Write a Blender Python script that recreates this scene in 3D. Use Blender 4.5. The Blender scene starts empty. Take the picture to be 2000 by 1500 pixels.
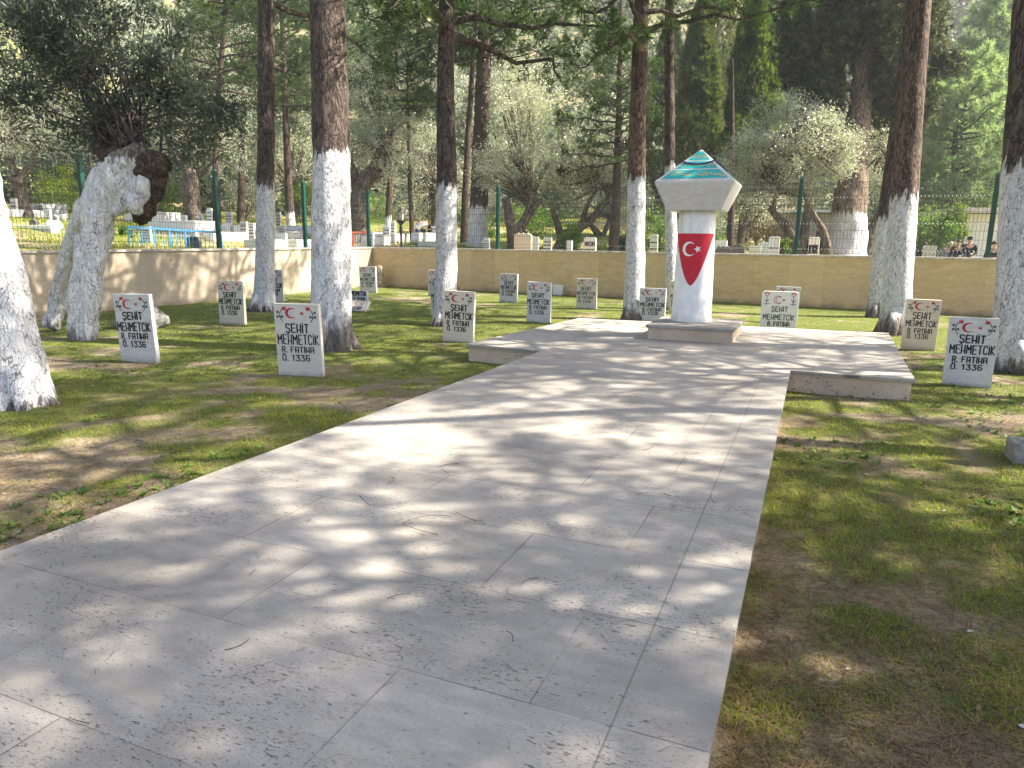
import bpy, bmesh, math, random
import numpy as np
from mathutils import Matrix, Vector, noise as mnoise

# ------------------------------------------------------------------ camera, sky, sun, exposure
scn = bpy.context.scene
COL = scn.collection
R = math.radians
F, PITCH, ROLL, YAW, EYE = 1400.0, R(11.183), R(0.739), R(22.553), 1.4
_cp, _sp = math.cos(PITCH), math.sin(PITCH)
FW = np.array([0, _cp, -_sp]); _rt = np.array([1., 0, 0]); _up = np.cross(_rt, FW)
RT = math.cos(ROLL) * _rt + math.sin(ROLL) * _up
UP = -math.sin(ROLL) * _rt + math.cos(ROLL) * _up
CAM = np.array([0, 0, EYE])
cam_d = bpy.data.cameras.new('camera'); cam = bpy.data.objects.new('camera', cam_d); COL.objects.link(cam)
cam_d.sensor_width = 36.0; cam_d.lens = 36.0 * F / 2000.0
cam_d.clip_start = 0.05; cam_d.clip_end = 2000
cam.matrix_world = Matrix(((RT[0], UP[0], -FW[0], CAM[0]), (RT[1], UP[1], -FW[1], CAM[1]), (RT[2], UP[2], -FW[2], CAM[2]), (0, 0, 0, 1)))
scn.camera = cam

SUN_EL, SUN_AZ = R(45), R(3)            # azimuth measured from +X towards +Y
sdir = np.array([math.cos(SUN_EL) * math.cos(SUN_AZ), math.cos(SUN_EL) * math.sin(SUN_AZ), math.sin(SUN_EL)])
world = bpy.data.worlds.new('World'); scn.world = world; world.use_nodes = True
wn = world.node_tree.nodes; bg = wn['Background']
sky = wn.new('ShaderNodeTexSky'); sky.sky_type = 'NISHITA'; sky.sun_disc = False
sky.sun_elevation = SUN_EL; sky.sun_rotation = math.atan2(sdir[0], sdir[1])
sky.air_density = 0.75; sky.dust_density = 2.5; sky.ozone_density = 1.0
world.node_tree.links.new(sky.outputs[0], bg.inputs[0]); bg.inputs[1].default_value = 0.10
sl = bpy.data.lights.new('sun', 'SUN'); sl.energy = 5.0; sl.angle = R(0.5); sl.color = (1.0, 0.91, 0.78)
so = bpy.data.objects.new('sun', sl); COL.objects.link(so)
so.rotation_mode = 'QUATERNION'; so.rotation_quaternion = Vector(sdir).to_track_quat('Z', 'Y')
scn.view_settings.view_transform = 'Standard'; scn.view_settings.look = 'None'
scn.view_settings.gamma = 1; scn.view_settings.use_curve_mapping = False
scn.view_settings.exposure = 2.05
scn.cycles.use_denoising = True
HAZE = .0009
scn.cycles.max_bounces = 6; scn.cycles.diffuse_bounces = 3; scn.cycles.glossy_bounces = 2
scn.cycles.transmission_bounces = 3; scn.cycles.transparent_max_bounces = 6

rng = np.random.default_rng(7); random.seed(7)

# ------------------------------------------------------------------ positions
A_ = np.array([math.sin(YAW), math.cos(YAW), 0]); B_ = np.array([math.cos(YAW), -math.sin(YAW), 0])
ROTZ = -YAW                                # objects squared up with the path and the walls
LAWN = -0.24
def P(u, v, z=0.): return u * B_ + v * A_ + np.array([0, 0, z])
def ray(x, y): return FW + RT * (x - 1000) / F - UP * (y - 750) / F
def gp(x, y, z=LAWN):
    d = ray(x, y); return CAM + d * ((z - EYE) / d[2])
def pt(x, y, d): return CAM + ray(x, y) * d
def depth(p): return float((np.asarray(p) - CAM) @ FW)
def uv(p): return float(p @ B_), float(p @ A_)

CORNER = (-14.9, 22.5)
def back_v(u): return 22.5 - (u + 14.9) * 0.0785
def sstep(x, a, b):
    t = np.clip((x - a) / (b - a), 0, 1); return t * t * (3 - 2 * t)
def terrain(u, v):
    u = np.asarray(u, float); v = np.asarray(v, float)
    base = 0.98 - 1.0 * sstep(u, -13.5, 1.0)
    dl = np.maximum(0, -15.1 - u); db = np.maximum(0, v - back_v(u) - .2)
    d = np.sqrt(dl ** 2 + db ** 2)
    sl_ = 0.078 - 0.063 * sstep(u, -14, 2)
    h = base + np.minimum(d, 40) * sl_ * sstep(d, -2, 5)
    far = np.maximum(0, d - 30 - 8 * sstep(u, -8, 4))
    h = h + 0.50 * far * sstep(far, 0, 18)
    h = h + 0.10 * np.sin(u * .7 + 1.3 * np.sin(v * .4)) * sstep(d, 1, 6) * .6
    return h
def tpos(px, d, py=480):
    q = pt(px, py, d); u, v = uv(q); q[2] = float(terrain(u, v)); return q

# ------------------------------------------------------------------ numpy value noise
_tab = np.random.default_rng(3).random((256, 256))
def vnoise(x, y):
    xi = np.floor(x).astype(int); yi = np.floor(y).astype(int); fx = x - xi; fy = y - yi
    fx = fx * fx * (3 - 2 * fx); fy = fy * fy * (3 - 2 * fy)
    a = _tab[xi % 256, yi % 256]; b = _tab[(xi + 1) % 256, yi % 256]
    c = _tab[xi % 256, (yi + 1) % 256]; d = _tab[(xi + 1) % 256, (yi + 1) % 256]
    return (a * (1 - fx) + b * fx) * (1 - fy) + (c * (1 - fx) + d * fx) * fy
def fbm(x, y, o=4):
    s = 0; w = .5; t = 0
    for i in range(o):
        s = s + w * vnoise(x * 2 ** i + 17 * i, y * 2 ** i + 31 * i); t += w; w *= .5
    return s / t

# ------------------------------------------------------------------ material helpers
class NT:
    def __init__(s, name):
        s.m = bpy.data.materials.new(name); s.m.use_nodes = True
        s.t = s.m.node_tree; s.n = s.t.nodes; s.bsdf = s.n['Principled BSDF']; s.out = s.n['Material Output']
    def new(s, t, **k):
        n = s.n.new(t)
        for a, v in k.items(): setattr(n, a, v)
        return n
    def link(s, a, b): s.t.links.new(a, b)
    def val(s, sock, v):
        if hasattr(v, 'is_linked') or isinstance(v, bpy.types.NodeSocket): s.link(v, sock)
        else: sock.default_value = v
    def coord(s, kind='Object', scale=(1, 1, 1), rot=(0, 0, 0), loc=(0, 0, 0)):
        c = s.new('ShaderNodeTexCoord'); m = s.new('ShaderNodeMapping')
        m.inputs['Scale'].default_value = scale; m.inputs['Rotation'].default_value = rot; m.inputs['Location'].default_value = loc
        s.link(c.outputs[kind], m.inputs[0]); return m.outputs[0]
    def noise(s, v, scale, detail=4, rough=.55, dist=0):
        n = s.new('ShaderNodeTexNoise'); s.link(v, n.inputs['Vector'])
        n.inputs['Scale'].default_value = scale; n.inputs['Detail'].default_value = detail
        n.inputs['Roughness'].default_value = rough; n.inputs['Distortion'].default_value = dist; return n.outputs['Fac']
    def voro(s, v, scale, feature='F1'):
        n = s.new('ShaderNodeTexVoronoi', feature=feature); s.link(v, n.inputs['Vector']); n.inputs['Scale'].default_value = scale
        return n.outputs['Distance']
    def ramp(s, f, lo, hi, a=0., b=1.):
        n = s.new('ShaderNodeMapRange', interpolation_type='SMOOTHSTEP'); s.val(n.inputs['Value'], f)
        for i, x in zip((1, 2, 3, 4), (lo, hi, a, b)): s.val(n.inputs[i], x)
        return n.outputs[0]
    def math(s, op, a, b=0.):
        n = s.new('ShaderNodeMath', operation=op); s.val(n.inputs[0], a); s.val(n.inputs[1], b); return n.outputs[0]
    def mix(s, f, a, b, mode='MIX'):
        n = s.new('ShaderNodeMix', data_type='RGBA', blend_type=mode)
        s.val(n.inputs[0], f)
        for i, x in ((6, a), (7, b)):
            if isinstance(x, tuple): x = (*x, 1) if len(x) == 3 else x
            s.val(n.inputs[i], x)
        return n.outputs[2]
    def bump(s, h, strength=.4, dist=.02):
        n = s.new('ShaderNodeBump'); s.link(h, n.inputs['Height']); n.inputs['Strength'].default_value = strength
        n.inputs['Distance'].default_value = dist; s.link(n.outputs[0], s.bsdf.inputs['Normal'])
    def fin(s, color, rough=.8, spec=.3):
        s.val(s.bsdf.inputs['Base Color'], (*color, 1) if isinstance(color, tuple) and len(color) == 3 else color)
        s.val(s.bsdf.inputs['Roughness'], rough); s.bsdf.inputs['Specular IOR Level'].default_value = spec
        return s.m

_mc = {}
def plain(name, c, rough=.6, spec=.3, metal=0., var=.15, scale=12.):
    if name in _mc: return _mc[name]
    t = NT(name); n = t.noise(t.coord(), scale, 5)
    col = t.mix(t.ramp(n, .3, .7), tuple(x * (1 - var) for x in c), tuple(min(1, x * (1 + var)) for x in c))
    t.bsdf.inputs['Metallic'].default_value = metal
    _mc[name] = t.fin(col, rough, spec); return _mc[name]

def leaf_mat(name, dark, light, trans=.35, rough=.5, spec=.3, tint=None):
    t = NT(name); a = t.new('ShaderNodeAttribute', attribute_name='tone')
    col = t.mix(a.outputs['Fac'], dark, light)
    t.fin(col, rough, spec)
    tr = t.new('ShaderNodeBsdfTranslucent')
    tc = t.mix(a.outputs['Fac'], tuple(min(1, x * k) for x, k in zip(dark, tint or (1.3, 1.5, .8))), tuple(min(1, x * k) for x, k in zip(light, tint or (1.3, 1.5, .8))))
    t.link(tc, tr.inputs[0]); mx = t.new('ShaderNodeMixShader'); mx.inputs[0].default_value = trans
    t.link(t.bsdf.outputs[0], mx.inputs[1]); t.link(tr.outputs[0], mx.inputs[2]); t.link(mx.outputs[0], t.out.inputs[0])
    return t.m

def bark_mat(name, paint=None, fade=.0, dark=(.062, .047, .04), light=(.15, .12, .10), scale=15., stretch=.28, crack=.13):
    """furrowed bark; below height `paint` a worn lime wash that misses the cracks and the lowest `fade` metres"""
    t = NT(name); v = t.coord('Object', (1, 1, stretch))
    wob = t.new('ShaderNodeVectorMath', operation='ADD'); t.link(v, wob.inputs[0])
    nn = t.new('ShaderNodeTexNoise'); t.link(v, nn.inputs['Vector']); nn.inputs['Scale'].default_value = 5
    sc = t.new('ShaderNodeVectorMath', operation='SCALE'); t.link(nn.outputs['Color'], sc.inputs[0]); sc.inputs['Scale'].default_value = .26
    t.link(sc.outputs[0], wob.inputs[1]); v2 = wob.outputs[0]
    edge = t.voro(v2, scale, 'DISTANCE_TO_EDGE'); n1 = t.noise(v, 24, 6, .65); n2 = t.noise(v, 3.5, 3)
    vs_ = t.new('ShaderNodeVectorMath', operation='MULTIPLY'); t.link(v2, vs_.inputs[0]); vs_.inputs[1].default_value = (1, 1, .55); n4 = t.noise(vs_.outputs[0], 14, 4, .6, .4); ridge = t.math('ABSOLUTE', t.math('SUBTRACT', n4, .5))                  # furrows running up the trunk
    c1 = t.ramp(t.math('ADD', edge, t.math('MULTIPLY', t.math('SUBTRACT', n1, .5), .16)), -.02, crack); c2 = t.ramp(ridge, .0, .07)
    ck = t.math('MINIMUM', t.math('ADD', c1, t.ramp(t.noise(v, 6, 3), .42, .6, 0, .7)), c2); ck = t.math('MINIMUM', ck, 1.)
    plate = t.mix(t.ramp(n1, .3, .7), dark, light); plate = t.mix(t.math('MULTIPLY', t.ramp(n2, .35, .7), .5), plate, (.115, .08, .065))
    plate = t.mix(t.ramp(t.voro(v2, scale * .8), .2, .7, 0, .35), plate, light)
    col = t.mix(t.ramp(ck, 0, 1, .12, 1), (.028, .021, .018), plate)
    if paint is not None:
        o = t.new('ShaderNodeTexCoord'); sep = t.new('ShaderNodeSeparateXYZ'); t.link(o.outputs['Object'], sep.inputs[0])
        z = sep.outputs[2]; pn = t.noise(v, 7, 5, .7)
        drip = t.noise(t.coord('Object', (1, 1, .12)), 14, 4, .7); edge_n = t.math('ADD', t.math('MULTIPLY', t.math('SUBTRACT', pn, .5), .55), t.math('MULTIPLY', t.math('SUBTRACT', drip, .5), .8))
        m = t.ramp(t.math('ADD', z, edge_n), paint - .05, paint + .05, 1, 0)
        v3 = t.coord('Object', (1, 1, .5)); wv = t.new('ShaderNodeVectorMath', operation='ADD'); t.link(v3, wv.inputs[0]); t.link(sc.outputs[0], wv.inputs[1])
        gate = t.ramp(t.noise(v3, 8, 5, .65), .47, .60)                                                        # the wash bridges most of the cracks
        pl = t.ramp(t.math('ADD', t.voro(wv.outputs[0], 19., 'DISTANCE_TO_EDGE'), t.math('MULTIPLY', t.math('SUBTRACT', n1, .5), .10)), .0, .09)
        m = t.math('MULTIPLY', m, t.ramp(t.math('ADD', pl, gate), .10, .8, .28, 1))
        deep = t.ramp(t.math('ADD', t.ramp(t.math('ADD', edge, t.math('MULTIPLY', t.math('SUBTRACT', n1, .5), .12)), -.01, .06), t.ramp(t.noise(v3, 5, 5, .65), .38, .50)), .15, .8, .14, 1); m = t.math('MULTIPLY', m, deep)
        sp = t.noise(v3, 40, 6, .8); m = t.math('MULTIPLY', m, t.ramp(sp, .38, .49, .42, 1))
        if fade > 0:
            m = t.math('MULTIPLY', m, t.ramp(t.math('ADD', z, t.math('MULTIPLY', edge_n, .8)), fade * .35, fade * 1.15, .12, 1))
        wc = t.mix(t.ramp(n1, .35, .75), (.58, .58, .585), (.78, .775, .76))
        col = t.mix(m, col, wc)
    t.bump(t.math('ADD', t.math('MULTIPLY', ck, .7), t.math('MULTIPLY', n1, .45)), .7, .022)
    return t.fin(col, .9, .15)

# ------------------------------------------------------------------ mesh helpers
class MB:
    def __init__(s): s.v = []; s.f = []; s.mi = []; s.n = 0
    def add(s, v, f, mi=0):
        v = np.asarray(v, float); s.v.append(v); s.f += [tuple(int(i) + s.n for i in q) for q in f]; s.mi += [mi] * len(f); s.n += len(v); return s
    def box(s, c, size, rz=0., mi=0, taper=1., M=None):
        x, y, z = np.array(size) / 2
        v = np.array([(-x, -y, -z), (x, -y, -z), (x, y, -z), (-x, y, -z), (-x * taper, -y * taper, z), (x * taper, -y * taper, z), (x * taper, y * taper, z), (-x * taper, y * taper, z)])
        if rz: cs, sn = math.cos(rz), math.sin(rz); v = v @ np.array([[cs, sn, 0], [-sn, cs, 0], [0, 0, 1]])
        if M is not None: v = v @ np.asarray(M).T
        return s.add(v + np.asarray(c, float), [(3, 2, 1, 0), (4, 5, 6, 7), (0, 1, 5, 4), (1, 2, 6, 5), (2, 3, 7, 6), (3, 0, 4, 7)], mi)
    def prism(s, poly, z0, z1, mi=0):
        n = len(poly); v = [(x, y, z0) for x, y in poly] + [(x, y, z1) for x, y in poly]
        f = [tuple(range(n - 1, -1, -1)), tuple(range(n, 2 * n))] + [(i, (i + 1) % n, n + (i + 1) % n, n + i) for i in range(n)]
        return s.add(v, f, mi)
    def slab(s, poly, y0, y1, mi=0):
        """upright plate: outline in x,z (counter-clockwise seen from -y), front at y0, back at y1"""
        n = len(poly); v = [(x, y0, z) for x, z in poly] + [(x, y1, z) for x, z in poly]
        f = [tuple(range(n)), tuple(range(2 * n - 1, n - 1, -1))] + [((i + 1) % n, i, n + i, n + (i + 1) % n) for i in range(n)]
        return s.add(v, f, mi)
    def tube(s, pts, rad, n=8, mi=0, cap=True, rough=0., rs=3., seed=0):
        pts = np.asarray(pts, float); m = len(pts); rad = np.broadcast_to(np.asarray(rad, float), (m,))
        T = np.gradient(pts, axis=0); T /= np.linalg.norm(T, axis=1)[:, None] + 1e-12
        ref = np.array([1., 0, 0]) if abs(T[0] @ np.array([1., 0, 0])) < .8 else np.array([0, 1., 0])
        V = []
        ang = np.linspace(0, 2 * np.pi, n, endpoint=False)
        for i in range(m):
            x = ref - T[i] * (ref @ T[i]); x /= np.linalg.norm(x); y = np.cross(T[i], x); ref = x
            r = np.full(n, rad[i])
            if rough:
                for k in range(n):
                    q = Vector(pts[i] + (x * math.cos(ang[k]) + y * math.sin(ang[k])) * rad[i]) + Vector((seed * 7.1, 0, 0))
                    q = Vector((q.x * rs, q.y * rs, q.z * rs * .35))
                    r[k] *= 1 + rough * (mnoise.noise(q) + .5 * mnoise.noise(q * 2.7) + .45 * mnoise.noise(q * 6.5))
            V.append(pts[i] + (np.cos(ang) * r)[:, None] * x + (np.sin(ang) * r)[:, None] * y)
        V = np.concatenate(V)
        f = [(i * n + k, i * n + (k + 1) % n, (i + 1) * n + (k + 1) % n, (i + 1) * n + k) for i in range(m - 1) for k in range(n)]
        if cap: f += [tuple(range(n - 1, -1, -1)), tuple(range((m - 1) * n, m * n))]
        return s.add(V, f, mi)
    def lathe(s, prof, n=24, mi=0, c=(0, 0, 0)):
        V = [(c[0] + r * math.cos(2 * math.pi * k / n), c[1] + r * math.sin(2 * math.pi * k / n), c[2] + z) for r, z in prof for k in range(n)]
        m = len(prof)
        f = [(i * n + k, i * n + (k + 1) % n, (i + 1) * n + (k + 1) % n, (i + 1) * n + k) for i in range(m - 1) for k in range(n)]
        f += [tuple(range(n - 1, -1, -1)), tuple(range((m - 1) * n, m * n))]
        return s.add(V, f, mi)
    def blob(s, c, r, seed=0, amp=.25, fr=1.5, n=14, mi=0):
        r = np.broadcast_to(np.asarray(r, float), (3,)); V = []; m = n // 2 + 2
        for i in range(m):
            th = math.pi * (i + .02) / (m - 1 + .04)
            for k in range(n):
                ph = 2 * math.pi * k / n; d = np.array([math.sin(th) * math.cos(ph), math.sin(th) * math.sin(ph), math.cos(th)])
                q = Vector(d * fr) + Vector((seed * 3.7, seed * 1.3, 0)); V.append(np.asarray(c) + d * r * (1 + amp * (mnoise.noise(q) + .6 * mnoise.noise(q * 2.3) + .3 * mnoise.noise(q * 5))))
        f = [((i + 1) * n + k, (i + 1) * n + (k + 1) % n, i * n + (k + 1) % n, i * n + k) for i in range(m - 1) for k in range(n)]
        f += [tuple(range(n)), tuple(range(m * n - 1, (m - 1) * n - 1, -1))]
        return s.add(V, f, mi)
    def mesh(s, name, mats, smooth=False):
        me = bpy.data.meshes.new(name); me.from_pydata(np.concatenate(s.v).tolist(), [], s.f)
        for m in (mats if isinstance(mats, (list, tuple)) else [mats]): me.materials.append(m)
        if len(set(s.mi)) > 1: me.polygons.foreach_set('material_index', s.mi)
        if smooth: me.polygons.foreach_set('use_smooth', [True] * len(me.polygons))
        me.update(); return me
    def build(s, name, mats, parent=None, smooth=False, loc=None, rotz=0.):
        return link(name, s.mesh(name, mats, smooth), parent, loc, rotz)

def link(name, data, parent=None, loc=None, rotz=0.):
    o = bpy.data.objects.new(name, data); COL.objects.link(o)
    if parent is not None: o.parent = parent
    if loc is not None: o.location = Vector(loc)
    if rotz: o.rotation_euler = (0, 0, rotz)
    return o
def tag(o, label=None, cat=None, group=None, kind=None):
    if label: o['label'] = label
    if cat: o['category'] = cat
    if group: o['group'] = group
    if kind: o['kind'] = kind
    return o
def thing(name, label, cat, loc=(0, 0, 0), rotz=0., group=None):
    return tag(link(name, None, None, loc, rotz), label, cat, group)
def copy_tree(o, parent=None):
    c = o.copy(); COL.objects.link(c)
    if parent is not None: c.parent = parent
    for ch in o.children: copy_tree(ch, c)
    return c
def cloud_mesh(name, V, mat, tone):
    """V: (N,k,3) separate small faces; tone: (N,) colour variation of each face"""
    V = np.asarray(V, np.float32); N, k, _ = V.shape
    me = bpy.data.meshes.new(name); me.vertices.add(N * k); me.vertices.foreach_set('co', V.reshape(-1))
    me.loops.add(N * k); me.loops.foreach_set('vertex_index', np.arange(N * k, dtype=np.int32))
    me.polygons.add(N); me.polygons.foreach_set('loop_start', np.arange(0, N * k, k, dtype=np.int32))
    at = me.attributes.new('tone', 'FLOAT', 'POINT'); at.data.foreach_set('value', np.repeat(np.clip(tone, 0, 1), k).astype(np.float32))
    me.materials.append(mat); me.update(calc_edges=True); return me
def unit(v): return v / (np.linalg.norm(v, axis=-1, keepdims=True) + 1e-9)
def leaves(C, L, W, rg, up=.0, D=None, spread=1.):
    """diamond leaves at centres C; D optional preferred directions"""
    N = len(C); d = rg.normal(size=(N, 3)); d = unit(d)
    if D is not None: d = unit(D + d * spread)
    d[:, 2] += up; d = unit(d)
    s = unit(np.cross(d, rg.normal(size=(N, 3)))); L = np.broadcast_to(L, (N,))[:, None] * rg.uniform(.7, 1.25, (N, 1)); W = np.broadcast_to(W, (N,))[:, None] * rg.uniform(.8, 1.2, (N, 1))
    nrm = np.cross(d, s)
    return np.stack([C - d * L / 2, C + s * W / 2 + nrm * L * .06, C + d * L / 2, C - s * W / 2 + nrm * L * .06], 1)
def needles(C, D, K, L, W, rg, spread=.9):
    N = len(C); C = np.repeat(C, K, 0); D = np.repeat(D, K, 0)
    d = unit(D * .75 + unit(rg.normal(size=C.shape)) * spread); s = unit(np.cross(d, rg.normal(size=C.shape)))
    L = L * rg.uniform(.7, 1.2, (len(C), 1))
    return np.stack([C - s * W / 2, C + s * W / 2, C + d * L], 1)

# ------------------------------------------------------------------ materials
def mat_travertine(name, base, warm, tiles=True, pits=1., brick=(1.25, .62)):
    t = NT(name); v = t.coord()
    st = t.coord('Object', (1.0, 2.6, 1.0)); n_big = t.noise(v, .9, 4); n_mid = t.noise(st, 5, 6, .65); n_f = t.noise(v, 60, 4, .7)
    col = t.mix(t.ramp(n_mid, .3, .72), base, warm); col = t.mix(t.ramp(n_big, .38, .72, 0, .75), col, tuple(x * .70 for x in base)); col = t.mix(t.ramp(t.noise(v, 2.7, 6, .7), .50, .72, 0, .5), col, tuple(x * y for x, y in zip(base, (.80, .74, .68))))
    col = t.mix(t.ramp(n_f, .35, .75, 0, .35), col, tuple(x * .72 for x in base))
    # pits: stretched across, in drifts
    drift = t.noise(t.coord('Object', (1, 1.6, 1), loc=(3, 1, 0)), 1.5, 3)
    p1 = t.noise(t.coord('Object', (1, 3.2, 1.6)), 24, 3, .6); p2 = t.noise(t.coord('Object', (1, 3.0, 2), loc=(7, 3, 0)), 62, 2, .6)
    th = t.ramp(drift, .35, .72, .68, .58)
    m1 = t.ramp(t.math('SUBTRACT', p1, th), 0, .02); m2 = t.ramp(t.math('SUBTRACT', p2, t.math('SUBTRACT', th, .005)), 0, .03)
    pit = t.math('MULTIPLY', t.math('MAXIMUM', t.math('MULTIPLY', m1, .7), t.math('MULTIPLY', m2, .6)), pits)
    p3 = t.noise(t.coord('Object', (1, 2.2, 1), loc=(1, 9, 0)), 5.5, 5, .7); m3 = t.ramp(p3, .735, .75)
    pit = t.math('MAXIMUM', pit, t.math('MULTIPLY', m3, .9 * pits))
    h = t.math('MULTIPLY', pit, -1)
    if tiles:
        b = t.new('ShaderNodeTexBrick'); t.link(t.coord('Object', loc=(.7, 0, 0)), b.inputs['Vector']); b.inputs['Scale'].default_value = 1
        b.offset = .37; b.inputs['Brick Width'].default_value = brick[0]; b.inputs['Row Height'].default_value = brick[1]
        b.inputs['Mortar Size'].default_value = .0028; b.inputs['Mortar Smooth'].default_value = .1
        b.inputs['Color1'].default_value = (.78, .785, .80, 1); b.inputs['Color2'].default_value = (1.0, 1.0, 1.0, 1); b.inputs['Mortar'].default_value = (.95, .95, .95, 1)
        col = t.mix(.9, col, b.outputs['Color'], 'MULTIPLY')
        jn = t.math('MULTIPLY', b.outputs['Fac'], t.ramp(t.noise(v, 2.2, 3), .38, .62, .35, 1.)); col = t.mix(jn, col, (.13, .115, .10))
        sep = t.new('ShaderNodeSeparateXYZ'); t.link(v, sep.inputs[0])           # border strip joint along the right edge
        g = t.ramp(t.math('ABSOLUTE', t.math('ADD', sep.outputs[0], .44)), .002, .005, 1, 0)
        col = t.mix(t.math('MULTIPLY', g, .55), col, (.12, .105, .09))
    col = t.mix(pit, col, (.11, .098, .088))
    t.bump(h, .5, .012)
    return t.fin(col, .75, .3)
M_path = mat_travertine('path travertine', (.365, .333, .285), (.465, .428, .375), pits=1.25)
M_riser = mat_travertine('riser travertine', (.58, .455, .33), (.66, .54, .42), tiles=False, pits=1.7)
def mat_wall(ca, cb, cc):
    t = NT('wall travertine'); v = t.coord(); sep = t.new('ShaderNodeSeparateXYZ'); t.link(v, sep.inputs[0])
    w = t.coord('Object', (.8, 1, 2.4), rot=(0, R(14), 0)); n1 = t.noise(w, 3.0, 6, .62, .6); n2 = t.noise(v, .8, 3); n3 = t.noise(v, 30, 4, .7)
    col = t.mix(t.ramp(n1, .3, .7), ca, cb); col = t.mix(t.ramp(n2, .35, .7, 0, .5), col, cc); col = t.mix(t.ramp(t.noise(w, 9, 5, .7, .8), .52, .70, 0, .45), col, tuple(x * .62 for x in ca))
    col = t.mix(t.ramp(n3, .4, .75, 0, .3), col, (.30, .22, .13))
    b = t.new('ShaderNodeTexBrick'); sw = t.new('ShaderNodeCombineXYZ'); t.link(sep.outputs[0], sw.inputs[0]); t.link(sep.outputs[2], sw.inputs[1])
    mp = t.new('ShaderNodeMapping'); t.link(sw.outputs[0], mp.inputs[0]); mp.inputs['Location'].default_value = (0, 1.0, 0); t.link(mp.outputs[0], b.inputs['Vector'])
    b.inputs['Scale'].default_value = 1; b.inputs['Brick Width'].default_value = .92; b.inputs['Row Height'].default_value = 3.; b.inputs['Mortar Size'].default_value = .004
    b.inputs['Color1'].default_value = (.84, .84, .84, 1); b.inputs['Color2'].default_value = (1.08, 1.05, 1.0, 1); b.inputs['Mortar'].default_value = (.7, .68, .65, 1)
    col = t.mix(.9, col, b.outputs['Color'], 'MULTIPLY')
    pit = t.ramp(t.noise(t.coord('Object', (1, 1, 2.6)), 9, 3, .6), .70, .72)
    col = t.mix(t.math('MULTIPLY', pit, .8), col, (.07, .05, .035))
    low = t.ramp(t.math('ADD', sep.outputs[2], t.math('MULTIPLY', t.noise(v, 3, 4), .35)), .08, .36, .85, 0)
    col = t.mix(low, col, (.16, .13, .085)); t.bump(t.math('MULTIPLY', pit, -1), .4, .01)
    return t.fin(col, .8, .25)
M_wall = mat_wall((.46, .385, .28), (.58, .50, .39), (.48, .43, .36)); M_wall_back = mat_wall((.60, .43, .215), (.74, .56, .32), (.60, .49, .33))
M_coping = plain('coping stone', (.56, .51, .44), .8, .2, var=.25, scale=9)
def mat_marble(name, base=(.66, .665, .67), vein=(.40, .41, .43), amt=.55, cream=0.):
    t = NT(name); v = t.coord(); oi = t.new('ShaderNodeObjectInfo'); va = t.new('ShaderNodeVectorMath', operation='ADD')
    cx = t.new('ShaderNodeCombineXYZ'); r5 = t.math('MULTIPLY', oi.outputs['Random'], 40.); t.link(r5, cx.inputs[0]); t.link(v, va.inputs[0]); t.link(cx.outputs[0], va.inputs[1])
    mp = t.new('ShaderNodeMapping'); t.link(va.outputs[0], mp.inputs[0]); mp.inputs['Rotation'].default_value = (0, R(28), 0); mp.inputs['Scale'].default_value = (.8, 1, 2.4)
    n = t.noise(mp.outputs[0], 3.2, 6, .6, 1.2); vn = t.ramp(t.math('ABSOLUTE', t.math('SUBTRACT', n, .5)), .0, .07, 1, 0)
    cl = t.noise(va.outputs[0], 5, 5, .6); col = t.mix(t.math('MULTIPLY', vn, amt), base, vein); col = t.mix(t.ramp(cl, .35, .75, 0, .35), col, tuple(x * .72 for x in base))
    col = t.mix(t.ramp(oi.outputs['Random'], .3, 1., 0, cream), col, tuple(x * y for x, y in zip(base, (1.12, .98, .78))))
    sep = t.new('ShaderNodeSeparateXYZ'); t.link(v, sep.inputs[0])
    soil = t.ramp(t.math('ADD', sep.outputs[2], t.math('MULTIPLY', t.noise(va.outputs[0], 9, 4), .12)), .05, .14, .55, 0); col = t.mix(soil, col, (.26, .21, .15))
    return t.fin(col, .45, .4)
M_marble = mat_marble('headstone marble', (.58, .585, .59), cream=.9); M_marble_w = mat_marble('white marble', (.74, .73, .70), (.55, .53, .50), .3)
M_black = plain('black lettering paint', (.012, .013, .02), .5, .3, var=.4, scale=40)
M_red = plain('red paint', (.42, .03, .035), .5, .3, var=.25, scale=30)
M_green = plain('dark green paint', (.008, .035, .035), .5, .3, var=.4, scale=30)
M_white = plain('white paint', (.80, .80, .80), .55, .3, var=.04, scale=4)
M_flag = plain('flag red', (.50, .012, .03), .5, .35, var=.10, scale=6)
M_teal = plain('teal paint', (.02, .38, .37), .5, .3, var=.22, scale=22)
M_gold = plain('gold lettering', (.62, .45, .12), .4, .5, metal=.3, var=.4, scale=50)
M_violet = plain('violet cord', (.05, .03, .17), .8, .2)
M_capstone = mat_marble('capital stone', (.60, .585, .56), (.45, .36, .27), .35)
M_fence = plain('green fence paint', (.006, .06, .045), .45, .4)
M_wire = plain('green wire', (.012, .035, .028), .5, .4)
M_iron = plain('black iron', (.018, .018, .02), .5, .4)
M_glass = plain('frosted lantern glass', (.55, .52, .38), .3, .5)
M_concrete = plain('rough concrete', (.26, .25, .23), .95, .1, var=.3, scale=14)
M_rock = plain('lichen rock', (.24, .235, .22), .95, .1, var=.5, scale=16)
M_carved = plain('weathered carved stone', (.33, .28, .20), .95, .1, var=.4, scale=10)
M_bluerail = plain('blue railing paint', (.10, .33, .62), .5, .4); M_redrail = plain('red railing paint', (.50, .10, .05), .5, .4)

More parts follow.
